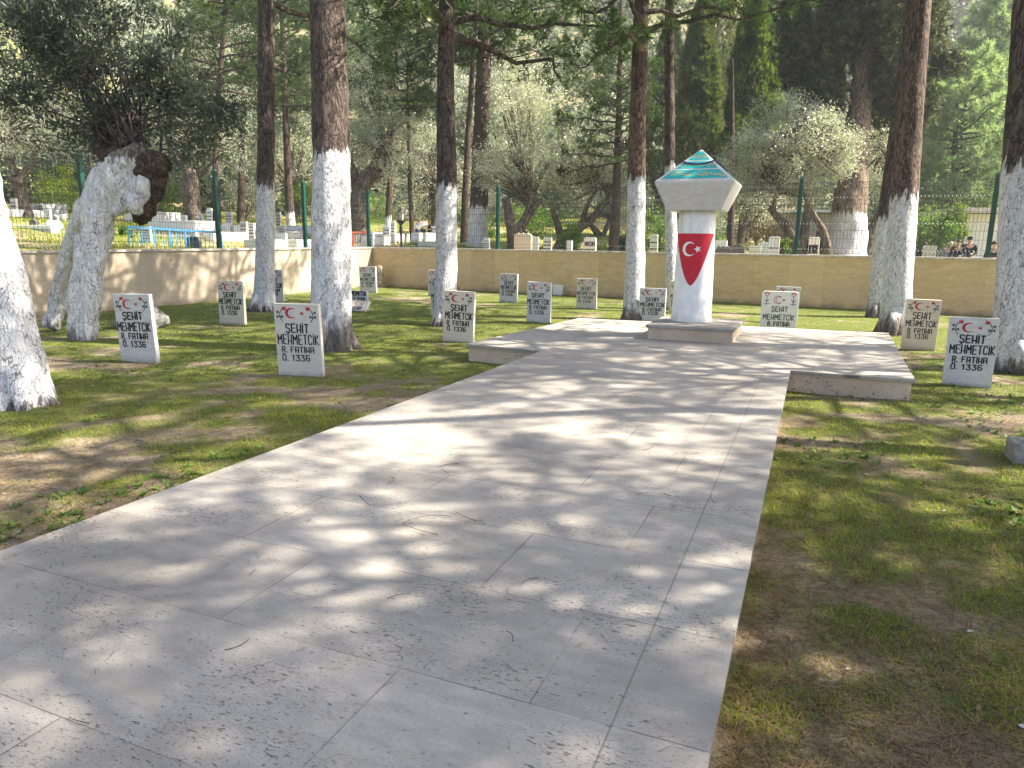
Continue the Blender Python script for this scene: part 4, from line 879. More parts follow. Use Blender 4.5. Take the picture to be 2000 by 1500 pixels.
olive(1450, 33, [[(1440, 500, 16), (1448, 460, 13), (1458, 425, 10), (1470, 390, 7)], [(1450, 450, 9), (1475, 430, 7), (1500, 400, 5)]], [(1450, 400, 45, 35), (1490, 400, 40, 35), (1420, 380, 40, 45)], 'slim olive just right of the monument column', 10000, seed=10, tone=(.3, .6))
olive(850, 36, [[(845, 490, 18), (848, 440, 16), (850, 400, 14), (852, 360, 12)]], [(840, 300, 60, 90), (900, 350, 45, 60), (820, 400, 35, 40)], 'olive seen between the knotted pine and the dark pine', 16000, seed=11, tone=(.25, .55))
olive(560, 42, [[(575, 440, 16), (575, 400, 14), (570, 360, 12)]], [(590, 300, 60, 80), (520, 330, 60, 60), (640, 330, 60, 70)], 'round olive up the slope behind the slender pine', 16000, seed=12, tone=(.2, .55), L=.13, W=.045)
olive(200, 42, [[(205, 430, 16), (205, 390, 14), (203, 350, 12)]], [(200, 290, 80, 70), (130, 330, 45, 50), (270, 330, 50, 50)], 'shady olive on the slope behind the old forked olive', 16000, seed=13, tone=(.1, .5), L=.13, W=.045)
for i, (px, d, cr, lab) in enumerate([(150, 60, [(100, 120, 140, 120), (260, 90, 120, 110)], 'large dusty olive high on the left slope'), (430, 55, [(440, 180, 90, 130), (380, 80, 80, 70)], 'yellowish olive up the slope left of the slender pine'), (800, 52, [(800, 220, 70, 90), (860, 180, 60, 80)], 'hazy blue green tree up the slope left of the knotted pine'), (960, 58, [(1000, 120, 110, 90)], 'pale tree on the slope above the silver olive'), (1180, 50, [(1190, 260, 70, 80), (1150, 330, 60, 50)], 'bushy tree on the slope left of the reddish pine')]):
    olive(px, d, [[(px, 440, 22), (px + 4, 380, 18), (px, 320, 14)]], cr, lab, 15000, .2, .075, 30 + i, tone=(.2, .6), cl=.35)

# dark pines and thin trunks beyond the walls
GB = 'pines and bare trunks beyond the fence'
def far_pine(pxs, d, label, cy, rot, sc=1., proto=None, paint=None, seed=0, top=None, bark=None, crown=True, n=18):
    base = tpos(pxs[0][0], d); pxs = list(pxs)
    q0 = pt(pxs[0][0], pxs[0][1], d); t = thing('pine_tree', label, 'pine tree', tuple(base), 0, GB)
    b, pts, rad = trunk_from(pxs, d, None, step=.25); pts = pts + (b - base); pts[0][2] = -.2
    if top: k = np.linspace(0, 1, 12)[1:, None]; pts = np.vstack([pts, pts[-1] + (pts[-1] - pts[-6]) / np.linalg.norm(pts[-1] - pts[-6]) * k * top]); rad = np.concatenate([rad, rad[-1] * (1 - .8 * k[:, 0])])
    zp = pt(pxs[0][0], paint, d)[2] - base[2] if paint else None
    trunk_mb(pts, rad, n, .07, 3, seed).build('trunk', bark or bark_mat('far pine bark', zp, 0, (.05, .036, .03), (.12, .085, .065), 7.), t, True)
    if crown:
        z = pt(pxs[0][0], cy, d)[2] - base[2]; j = int(np.argmin(abs(pts[:, 2] - z))); pr = proto or PCF
        for me, nm in ((pr[1], 'branches'), (pr[0], 'crown')): o = link(nm, me, t, pts[j], rot); o.scale = (sc,) * 3
    return t
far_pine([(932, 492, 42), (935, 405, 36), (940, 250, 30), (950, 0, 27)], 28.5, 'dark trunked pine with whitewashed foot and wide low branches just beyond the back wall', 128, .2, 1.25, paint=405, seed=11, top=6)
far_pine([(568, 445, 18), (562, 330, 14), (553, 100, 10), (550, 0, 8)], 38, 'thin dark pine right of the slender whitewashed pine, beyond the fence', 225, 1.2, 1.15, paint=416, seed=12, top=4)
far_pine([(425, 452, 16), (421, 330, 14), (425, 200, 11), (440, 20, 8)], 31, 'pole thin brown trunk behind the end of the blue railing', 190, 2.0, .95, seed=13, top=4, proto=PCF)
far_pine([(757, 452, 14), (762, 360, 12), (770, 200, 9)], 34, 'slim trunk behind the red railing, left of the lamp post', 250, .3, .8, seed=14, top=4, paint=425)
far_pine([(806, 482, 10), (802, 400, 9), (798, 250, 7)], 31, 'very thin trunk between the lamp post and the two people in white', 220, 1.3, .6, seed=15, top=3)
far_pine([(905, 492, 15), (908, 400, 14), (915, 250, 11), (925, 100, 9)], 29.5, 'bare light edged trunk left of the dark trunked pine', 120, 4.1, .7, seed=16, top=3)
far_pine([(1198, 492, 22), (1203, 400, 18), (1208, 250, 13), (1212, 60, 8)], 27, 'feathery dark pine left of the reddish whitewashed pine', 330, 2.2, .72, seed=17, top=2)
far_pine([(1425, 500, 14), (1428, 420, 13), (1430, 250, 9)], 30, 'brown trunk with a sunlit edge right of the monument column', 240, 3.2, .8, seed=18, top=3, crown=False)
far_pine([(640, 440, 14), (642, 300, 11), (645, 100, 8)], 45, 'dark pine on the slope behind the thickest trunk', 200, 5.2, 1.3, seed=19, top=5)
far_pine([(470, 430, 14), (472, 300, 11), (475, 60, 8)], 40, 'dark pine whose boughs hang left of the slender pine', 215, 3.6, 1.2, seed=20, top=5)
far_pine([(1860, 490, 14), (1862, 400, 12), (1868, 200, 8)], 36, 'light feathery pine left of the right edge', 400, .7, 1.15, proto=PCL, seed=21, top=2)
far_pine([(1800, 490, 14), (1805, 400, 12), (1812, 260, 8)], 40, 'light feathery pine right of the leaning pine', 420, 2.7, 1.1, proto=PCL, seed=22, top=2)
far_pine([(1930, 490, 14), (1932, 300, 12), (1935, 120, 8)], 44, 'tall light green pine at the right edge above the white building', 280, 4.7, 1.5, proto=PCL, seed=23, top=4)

# cypresses
def cypress_mesh(seed, H, Rm, N, K, L, W, mat, flare=.16, dark=0.):
    rg = np.random.default_rng(seed); f = rg.random(N) ** .85; z = f * H
    lob = .75 + .5 * vnoise(rg.random(N) * 0 + f * 9 + seed, f * 3)
    az = rg.random(N) * 2 * np.pi; bump = .72 + .55 * vnoise(az * 1.7 + 9, f * 11 + seed)
    prof = np.minimum(1, (f / flare) ** .6) * np.clip(1 - f, 0, 1) ** .55 * 1.15; r = Rm * np.clip(prof, 0, 1) * bump * (.45 + .55 * rg.random(N) ** .4)
    C = np.stack([r * np.cos(az), r * np.sin(az), z], 1); out = np.stack([np.cos(az), np.sin(az), np.zeros(N)], 1)
    D = unit(out * .5 + np.array([0, 0, 1.]))
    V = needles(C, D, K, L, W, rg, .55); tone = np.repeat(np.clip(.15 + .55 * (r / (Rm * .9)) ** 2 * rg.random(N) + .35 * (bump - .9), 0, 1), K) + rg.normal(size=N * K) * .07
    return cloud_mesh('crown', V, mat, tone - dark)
GC = 'cypresses beyond the back wall'
def cypress(px, d, ybot, ytop, wpx, label, seed, N=3800, mat=None, L=.26, W=.075, trunk=True, K=7, rotz=0.):
    b = tpos(px, d); t = thing('cypress_tree', label, 'cypress', tuple(b), rotz, GC); zb = pt(px, ybot, d)[2] - b[2]; zt = pt(px, ytop, d)[2] - b[2]; r = wpx / F * d / 2
    MB().tube([(0, 0, -.3), (0, 0, zb + (zt - zb) * .7)], [.18, .05], 12, rough=.1).build('trunk', M_obark, t, True)
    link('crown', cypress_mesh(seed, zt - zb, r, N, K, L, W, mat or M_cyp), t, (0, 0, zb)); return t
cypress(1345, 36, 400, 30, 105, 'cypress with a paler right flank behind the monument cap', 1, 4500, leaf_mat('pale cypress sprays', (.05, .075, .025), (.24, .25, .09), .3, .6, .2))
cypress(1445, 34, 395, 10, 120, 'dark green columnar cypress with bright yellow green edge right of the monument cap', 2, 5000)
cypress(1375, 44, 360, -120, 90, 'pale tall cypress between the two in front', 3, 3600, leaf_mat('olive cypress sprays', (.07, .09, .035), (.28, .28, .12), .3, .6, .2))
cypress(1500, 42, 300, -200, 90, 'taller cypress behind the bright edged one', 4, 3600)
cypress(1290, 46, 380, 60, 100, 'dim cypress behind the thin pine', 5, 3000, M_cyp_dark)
# the big old cypress
bs = tpos(1655, 27); t = thing('cypress_tree', 'massive old cypress with a smooth tan trunk and dark hanging crown', 'cypress', tuple(bs), 0, GC)
p, r = dense([pt(x, y, 27) - bs for x, y, w in [(1650, 530, 86), (1655, 470, 72), (1660, 400, 62), (1670, 300, 50), (1682, 200, 42), (1692, 60, 30), (1696, -150, 16)]], [w / F * 27 / 2 for w in (86, 72, 62, 50, 42, 30, 16)], .16)
m = MB(); m.tube(p, r, 26, rough=.14, rs=2.2)
for x1, y1, x2, y2 in ((1676, 170, 1735, 60), (1685, 190, 1725, 110), (1680, 200, 1600, 60), (1678, 220, 1620, 130), (1690, 120, 1780, 20)):
    q0, q1 = pt(x1, y1, 27) - bs, pt(x2, y2, 26.6) - bs; m.tube([q0, q0 * .6 + q1 * .4 + np.array([0, 0, -.15]), q1], [.10, .07, .03], 6, cap=False)
m.build('trunk', bark_mat('smooth cypress bark', pt(1655, 418, 27)[2] - bs[2], 0, (.17, .12, .085), (.30, .225, .16), 12., .12, .05), t, True)
rg3 = np.random.default_rng(91); n = 5200; k = 27 / F
def droop(cx, cy, rx, ry, n):
    c = pt(cx, cy, 27) - bs; d = unit(rg3.normal(size=(n, 3))); rr = rg3.random((n, 1)) ** .4 * (.7 + .5 * rg3.random((n, 1)))
    return c + d * rr * np.array([rx * k, rx * k, ry * k])
C = np.concatenate([droop(1590, 50, 75, 130, 2600), droop(1640, 0, 90, 150, 2500), droop(1720, 10, 110, 140, 3000), droop(1600, 190, 45, 100, 1500), droop(1560, 120, 40, 60, 600), droop(1725, 160, 55, 90, 1300), droop(1790, 60, 60, 110, 1200), droop(1838, 120, 45, 30, 420), droop(1790, 190, 45, 60, 700), droop(1620, 275, 22, 45, 260)])
V = needles(C, np.tile([.0, 0, -.45], (len(C), 1)), 9, .26, .055, rg3, .8); link('crown', cloud_mesh('crown', V, M_cyp_dark, np.repeat(rg3.random(len(C)) ** 2, 9)), t)

# shrubs
def shrub(px, d, py, rx, ry, label, mat, seed, n=3500, L=.11, W=.05, name='shrub', tone=(.1, .7)):
    rg = np.random.default_rng(seed + 500); b = tpos(px, d); t = thing(name, label, 'shrub', tuple(b), 0, 'shrubs among the graves'); k = d / F; c = pt(px, py, d) - b
    C, ci, dd, cc = lobed(c, (rx * k, rx * k, ry * k), 26, .35 * min(1.2, rx * k), n, rg, .4); C[:, 2] = np.maximum(C[:, 2], .02)
    link('crown', cloud_mesh('crown', leaves(C, L, W, rg, D=dd + np.array([0, 0, .4])), mat, tone[0] + tone[1] * rg.random(n) + .3 * (rg.random(26)[ci] - .5)), t)
    m = MB()
    for q in cc[:7]: m.tube([(0, 0, -.1), q * .5 + rg.normal(size=3) * .05, q], [.03, .02, .008], 5, cap=False)
    m.build('stems', M_twigbark, t)
for i, a in enumerate([(1040, 33, 440, 45, 40, 'yellow green shrub behind the bright silver olive', M_shrub), (945, 32, 450, 28, 38, 'light green shrub beside the dark trunked pine', M_shrub), (1290, 31, 440, 45, 55, 'tall fresh green shrub behind the reddish pine', M_shrub),
    (1230, 30, 470, 30, 25, 'dark shrub at the foot of the feathery pine', M_cyp), (1115, 27, 470, 20, 25, 'pale leafy bush between two gravestones left of the lettered one', M_shrub), (1820, 30, 460, 42, 45, 'pale green bush right of the leaning pine', M_shrub), (1862, 30, 440, 28, 46, 'dark bush against the white building', M_cyp),
    (1530, 24, 482, 10, 14, 'small dark green bush beside the blue white gravestone', M_cyp), (1490, 36, 450, 50, 45, 'dry straw coloured thicket behind the dark gravestones', M_straw), (175, 26, 470, 14, 16, 'green bush at the foot of the left wall, under the old olive', M_shrub),
    (240, 24, 468, 20, 22, 'broad leaved green bush left of the blue railing', M_shrub), (150, 36, 400, 45, 35, 'dark bush on the slope behind the grey tombs', M_cyp), (120, 40, 360, 45, 55, 'bright yellow green shrub high on the left slope', M_yellow), (590, 42, 385, 40, 30, 'dark green bush on the slope right of the thin dark pine', M_cyp),
    (325, 40, 395, 40, 35, 'dark bush left of the ridged olive trunk', M_cyp), (1175, 29, 487, 14, 8, 'bright yellow flowering plant beside the lettered gravestone', M_yellow), (860, 38, 400, 30, 40, 'reddish bare bush behind the people in white', M_straw), (720, 44, 410, 45, 45, 'tall green bush behind the red railing', M_shrub), (1350, 40, 460, 60, 40, 'low green thicket behind the monument column', M_shrub),
    (20, 44, 350, 60, 60, 'pale olive bush at the far left above the tombs', M_olive), (290, 46, 370, 60, 55, 'silvery bush on the slope left of the ridged trunk', M_olive), (480, 44, 380, 55, 50, 'grey green bush left of the thin dark pine', M_olive), (655, 46, 380, 50, 55, 'pale bush hidden by the thickest trunk', M_olive), (780, 46, 400, 45, 50, 'silvery bush above the lamp post', M_olive), (880, 44, 420, 40, 45, 'green bush right of the knotted pine', M_shrub), (960, 44, 420, 40, 50, 'silvery bush right of the dark trunked pine', M_olive), (1060, 42, 440, 45, 40, 'bright green bush between the forked and the spreading olive', M_shrub), (1240, 44, 420, 60, 60, 'silvery thicket behind the reddish pine', M_olive), (1400, 46, 420, 60, 60, 'grey thicket behind the slim olive', M_olive), (1640, 44, 430, 60, 60, 'olive green thicket beside the big cypress', M_olive), (1770, 42, 430, 50, 60, 'green thicket behind the leaning pine', M_shrub), (1950, 44, 420, 60, 70, 'green thicket above the white building', M_shrub)]):
    shrub(*a, seed=i)

# ------------------------------------------------------------------ cemetery graves
GRV = 'gravestones in the cemetery beyond the fence'
M_g = {'w': mat_marble('grave white', (.78, .77, .75), (.6, .6, .6), .3), 'g': mat_marble('grave grey', (.46, .46, .45), (.3, .3, .3), .4), 'd': mat_marble('grave dark', (.10, .10, .11), (.05, .05, .05), .3), 'c': mat_marble('grave cream', (.66, .60, .50), (.45, .4, .3), .4), 'l': mat_marble('grave green white', (.58, .63, .58), (.4, .45, .4), .35), 'b': mat_marble('grave blue white', (.62, .66, .74), (.4, .45, .5), .4)}
def grave(xl, xr, yt, d, col, label, top='flat', rows=None, lines=3, yaw=0., kerb=0, emb=None):
    px = (xl + xr) / 2; b = tpos(px, d); w = (xr - xl) / F * d * .97; h = max(.25, pt(px, yt, d)[2] - b[2]); t = thing('gravestone', label, 'gravestone', tuple(b), ROTZ + yaw, GRV)
    if top == 'flat': o = [(w / 2, h), (-w / 2, h)]
    elif top == 'arch': o = [(w / 2 * math.cos(a), h - w * .3 + w * .3 * math.sin(a)) for a in np.linspace(0, math.pi, 9)]
    elif top == 'round': o = [(w / 2 - .06 + .06 * math.cos(a), h - .06 + .06 * math.sin(a)) for a in np.linspace(0, math.pi / 2, 4)] + [(-w / 2 + .06 + .06 * math.cos(a), h - .06 + .06 * math.sin(a)) for a in np.linspace(math.pi / 2, math.pi, 4)]
    elif top == 'peak': o = [(w / 2, h - w * .28), (0, h), (-w / 2, h - w * .28)]
    elif top == 'scallop': o = [(w / 2, h * .86), (w * .46, h * .95), (w * .36, h * .97), (w * .3, h), (w * .1, h * .965), (0, h * 1.0), (-w * .15, h * .97), (-w * .3, h), (-w * .42, h * .96), (-w / 2, h * .87)]
    bevel(MB().slab([(-w / 2, -.3), (w / 2, -.3)] + o, -.05, .05).build('slab', M_g[col], t).data, .006, 1)
    global yf; yf = -.053; m = MB()
    if rows:
        for i, s in enumerate(rows):
            z = h * (.70 - .26 * i); strokes(m, text_lines(s, -w * .40, w * .40, z, h * .15), .013, yf)
    elif lines:
        rg = np.random.default_rng(int(xl * 7)); hh = min(.07, h * .09)
        for i in range(lines):
            z = h * (.78 - .17 * i); x = -w * .38
            while x < w * .36:
                l = rg.uniform(.05, .14); strokes(m, [[(x, z), (min(x + l, w * .4), z)]], hh * .3, yf); x += l + .05
    if emb == 'crescent': crescent(m, -.03, h * .6, .09, yf); star(m, .08, h * .6, .04, yf)
    if emb == 'tree': poly(m, [(-w * .28, h * .3), (w * .28, h * .3), (0, h * .85)], yf); strokes(m, [[(0, h * .15), (0, h * .3)]], .02, yf)
    if m.v: m.build('inscription', M_red if emb == 'crescent' else (M_green if emb == 'tree' else M_black), t)
    if kerb:
        m = MB(); L = kerb; m.box((0, -.06 - L / 2, .12), (w * 1.25, L, .40)); bevel(m.build('grave_kerb', M_g['w' if col != 'l' else 'l'], t).data, .01, 1)
        m = MB(); m.box((0, -.06 - L / 2, .335), (w * .9, L * .8, .03)); m.build('planting_bed', M_soil, t)
    yf = -T0 / 2 - .0015
for a in [(28, 46, 389, 30, 'g', 'pale grey tombstone beside the leaning olive trunk at the far left', 'flat', None, 3, 0, 1.6), (77, 98, 398, 31, 'g', 'broad grey tombstone above a block on the left slope', 'arch', None, 2, 0, 1.4), (96, 108, 410, 28, 'b', 'narrow bluish tombstone with lettering on the left slope', 'flat', None, 5), (108, 121, 420, 27, 'g', 'slanting grey tombstone next to the narrow bluish one', 'peak', None, 5),
    (112, 126, 396, 36, 'w', 'small white tombstone highest on the left slope', 'flat', None, 2), (120, 134, 420, 29, 'w', 'bright white sunlit tomb side left of the old olive', 'flat', None, 0), (62, 81, 440, 24, 'd', 'dark grey peaked stone low behind the left fence', 'peak', None, 0),
    (271, 285, 415, 33, 'w', 'white tombstone above the left end of the blue railing', 'round', None, 4), (310, 319, 414, 34, 'g', 'thin tombstone above the middle of the blue railing', 'flat', None, 4), (359, 370, 421, 31, 'w', 'short white tombstone in front of the ridged olive trunk', 'flat', None, 3), (367, 380, 408, 34, 'w', 'taller white tombstone beside the ridged olive trunk', 'round', None, 4),
    (392, 402, 418, 31, 'l', 'tombstone painted with a dark green cypress', 'arch', None, 0, 0, 0, 'tree'), (407, 422, 407, 33, 'w', 'arched white tombstone beside the pole thin trunk', 'arch', None, 4, 0, 1.5), (444, 459, 415, 33, 'g', 'square grey tombstone left of the second fence post', 'flat', None, 3, 0, 1.5), (452, 462, 440, 27, 'g', 'low grey tombstone just left of the second fence post', 'flat', None, 4), (471, 487, 433, 26, 'g', 'large grey tombstone right of the second fence post', 'flat', None, 5, 0, 1.6), (488, 501, 436, 26.5, 'w', 'white tombstone beside the slender whitewashed pine', 'flat', None, 5),
    (274, 301, 443, 22, 'l', 'big pale green white gravestone inside the blue railing', 'flat', None, 4), (375, 388, 450, 24, 'l', 'greenish gravestone behind the dark one in the blue railing', 'flat', None, 3), (361, 397, 461, 21.5, 'd', 'dark grey gravestone lettered in black inside the blue railing', 'arch', ['AHMET'], 1),
    (541, 552, 415, 36, 'g', 'slim tombstone on the slope right of the slender pine', 'flat', None, 4), (544, 561, 441, 29, 'g', 'grey tombstone above the white lettered tomb', 'flat', None, 2), (536, 564, 455, 24.5, 'l', 'pale gravestone with a bold black name behind the left wall', 'round', ['', 'NECATİ'], 1, 0, 1.4), (584, 598, 442, 31, 'w', 'white tombstone left of the thickest pine', 'flat', None, 3, 0, 1.5),
    (688, 696, 434, 34, 'd', 'dark arched tombstone behind the red railing', 'arch', None, 0), (699, 712, 434, 35, 'w', 'pale tombstone behind the red railing', 'flat', None, 3), (722, 731, 452, 27.5, 'b', 'bluish lettered gravestone behind the corner fence post', 'flat', None, 5), (748, 764, 442, 30, 'w', 'tall white lettered tombstone left of the lamp post', 'flat', None, 6, 0, 1.5), (764, 774, 432, 33, 'w', 'slim tall white tombstone behind the lettered one by the lamp post', 'flat', None, 5),
    (842, 856, 442, 31, 'w', 'white lettered tombstone right of the people in white', 'flat', None, 6, 0, 1.6), (945, 957, 465, 27, 'w', 'small white gravestone at the foot of the dark trunked pine', 'round', None, 4), (1003, 1040, 455, 25, 'c', 'wide cream gravestone with a scalloped top behind the back wall', 'scalop' if False else 'scallop', None, 0), (1038, 1053, 462, 26.5, 'w', 'plain white gravestone beside the scalloped one', 'flat', None, 0), (1061, 1078, 464, 26, 'l', 'green white gravestone left of the spreading olive', 'flat', None, 4), (1107, 1118, 470, 25, 'b', 'small bluish gravestone in front of the spreading olive', 'flat', None, 0),
    (1140, 1165, 464, 24.5, 'w', 'white gravestone with two bold black words above the back wall', 'round', ['NASİM', 'KOŞAR'], 1), (1269, 1285, 458, 24.5, 'l', 'pale gravestone with a white rim right of the reddish pine', 'round', None, 5), (1318, 1332, 465, 27, 'w', 'gravestone partly hidden by the monument column', 'flat', None, 4),
    (1397, 1420, 470, 25, 'w', 'white grave top with a red crescent right of the monument', 'flat', None, 0, 0, 0, 'crescent'), (1398, 1429, 480, 22.5, 'd', 'dark gravestone with a wavy top next to the monument column', 'scallop', None, 0), (1430, 1455, 475, 22.3, 'd', 'dark peaked gravestone behind the back wall', 'peak', None, 0), (1464, 1487, 480, 22.3, 'l', 'low greenish gravestone with black lettering', 'flat', None, 2), (1486, 1501, 473, 23, 'l', 'plain pale green gravestone', 'flat', None, 0), (1501, 1522, 462, 22.3, 'b', 'tall blue white gravestone left of the fence post', 'round', None, 2),
    (1579, 1600, 463, 22, 'w', 'white round topped gravestone with two lines of bold lettering', 'round', ['DEVRİYE', 'ÖZTÜRK'], 1), (1804, 1828, 480, 21.5, 'g', 'pale grey gravestone in front of the people at the right', 'flat', None, 0)]:
    grave(*a)

# low white grave terraces and kerbs
def block(xl, xr, d, h, dep, label, col, name='grave_kerb', yaw=0., cat='grave'):
    b = tpos((xl + xr) / 2, d); w = (xr - xl) / F * d; t = MB().box((0, 0, h / 2 - .2), (w, dep, h + .4)); o = t.build(name, M_g[col], None, False, b, ROTZ + yaw); bevel(o.data, .012, 1); return tag(o, label, cat, 'white grave kerbs and terraces')
block(22, 128, 22.5, .16, .3, 'long low white kerb behind the left fence', 'w')
block(300, 420, 29, .42, 1.2, 'white sunlit tomb block behind the blue railing', 'w'); block(395, 500, 30, .35, 1.2, 'white tomb terrace behind the second fence post', 'w', yaw=.1)
block(255, 350, 34.5, .5, 1.2, 'upper white tomb terrace above the blue railing', 'w'); block(545, 612, 25.5, .32, 1.4, 'white marble grave slab right of the slender pine', 'w')
block(560, 640, 33, .4, 1.2, 'white tomb terrace left of the thickest pine', 'w'); block(735, 800, 31.5, .35, 2.0, 'bright concrete terrace around the lamp post', 'w'); block(826, 862, 28.5, .22, 1.0, 'pale green grave slab below the people in white', 'l')
block(60, 130, 32.5, .5, 1.0, 'grey stepped tomb block on the left slope', 'g'); block(1060, 1110, 27.5, .15, .6, 'thin pale kerb left of the lettered gravestone', 'w'); block(690, 740, 33, .3, 1.0, 'pale terrace behind the red railing', 'w')
b = tpos(108, 23.5); tag(MB().blob((0, 0, .1), (.26, .22, .22), 21, .25, n=24).build('boulder', M_g['w'], None, True, b), 'white painted rock on the ground behind the left fence', 'boulder')

# railings
def railing(label, p0, p1, h, mat, posts, rad=.03, bal=0, mat2=None):
    p0, p1 = np.array(p0), np.array(p1); L = np.linalg.norm(p1 - p0); t = thing('railing', label, 'railing', tuple(p0), math.atan2(p1[1] - p0[1], p1[0] - p0[0]), None); dz = p1[2] - p0[2]
    m = MB(); m.box((L / 2, 0, 0), (L, .05, .06)); o = m.build('top_rail', mat, t); o.location = (0, 0, h); o.rotation_euler = (0, -math.asin(dz / L), 0); o.location.z = h
    pm = MB().box((0, 0, h / 2 - .15), (.05, .05, h + .25)).mesh('post', mat)
    for x in posts: link('post', pm, t, (x * L, 0, dz * x))
    if bal:
        bm_ = MB().tube([(0, 0, -.15), (0, 0, h - .05)], .012, 5).mesh('baluster', mat2 or mat)
        for k in range(1, bal): link('baluster', bm_, t, (L * k / bal, 0, dz * k / bal))
    return t
d0 = 20.6; q0 = tpos(253, d0); q1 = tpos(433, d0 + 1.2); hh = pt(253, 443, d0)[2] - q0[2]
railing('light blue painted grave railing behind the left wall', q0, q1, hh, M_bluerail, [0, .27, .43, .6, 1.0], bal=22)
q0 = tpos(687, 27.5); q1 = tpos(728, 28.0); railing('rusty red grave railing left of the corner fence post', q0, q1, pt(687, 454, 27.5)[2] - q0[2], M_redrail, [0, .08, 1.0], bal=13, mat2=M_g['w'])
b = tpos(685, 27.3); tag(MB().box((0, 0, .5), (.06, .06, (pt(685, 422, 27.3)[2] - b[2]) * 2 - 1)).build('post', M_redrail, None, False, b), 'tall red post at the end of the red railing', 'post')

# ------------------------------------------------------------------ buildings
M_bwhite = plain('white plaster', (.74, .72, .67), .85, .15, var=.08, scale=3); M_broof = plain('pale roof sheet', (.62, .62, .60), .5, .3, var=.1)
M_bgrey = plain('grey beige plaster', (.42, .40, .35), .85, .15, var=.12, scale=3); M_dark = plain('dark window glass', (.03, .035, .04), .2, .5)
b = tpos(1965, 31); t = thing('cemetery_building', 'small white building with flat overhanging roof at the right', 'building', tuple(b), R(-8)); w, h = 3.4, pt(1925, 418, 31)[2] - b[2]
MB().box((0, 1.5, h / 2 - .2), (w, 3, h + .4)).build('wall', M_bwhite, t); MB().box((-.1, 1.4, h + .13), (w + 1.1, 4.2, .20)).build('roof', M_coping, t)
wn_ = MB().box((.0, -.012, h * .66), (.5, .03, .42)).build('window', M_dark, t); MB().box((0, -.02, h * .66 - .24), (.6, .08, .05)).build('sill', M_bwhite, wn_)
b = tpos(1580, 37); t = thing('shelter_building', 'long pale shed with a white roof edge behind the forked olive', 'building', tuple(b), R(-10)); w = 130 / F * 37; h = pt(1580, 418, 37)[2] - b[2]
MB().box((0, 1.5, h / 2 - .2), (w, 3, h + .4)).build('wall', M_bgrey, t); MB().box((0, 1.3, h + .10), (w + .8, 4.2, .14)).build('roof', M_broof, t)
for x in (-.9, .7): MB().box((x, -.012, h * .55), (.8, .03, .7)).build('window', M_dark, t)

# ------------------------------------------------------------------ people
M_skin = plain('skin', (.50, .31, .23), .6, .3, var=.08); M_hair = plain('dark hair', (.025, .018, .015), .6, .3); M_hair_r = plain('auburn hair', (.22, .08, .035), .6, .3)
def cloth(n, c): return plain(n, c, .9, .1, var=.15, scale=18)
def skinmesh(name, verts, edges, rad, mat, parent, sub=2):
    me = bpy.data.meshes.new(name); me.from_pydata([tuple(v) for v in verts], edges, []); o = bpy.data.objects.new(name, me); COL.objects.link(o)
    md = o.modifiers.new('s', 'SKIN'); o.modifiers.new('d', 'SUBSURF').levels = sub
    for i, r in enumerate(rad): me.skin_vertices[0].data[i].radius = (r, r) if not isinstance(r, tuple) else r
    me.skin_vertices[0].data[0].use_root = True
    dg = bpy.context.evaluated_depsgraph_get(); m2 = bpy.data.meshes.new_from_object(o.evaluated_get(dg)); bpy.data.objects.remove(o); bpy.data.meshes.remove(me)
    m2.name = name; m2.materials.clear(); m2.materials.append(mat); m2.polygons.foreach_set('use_smooth', [True] * len(m2.polygons)); return link(name, m2, parent)
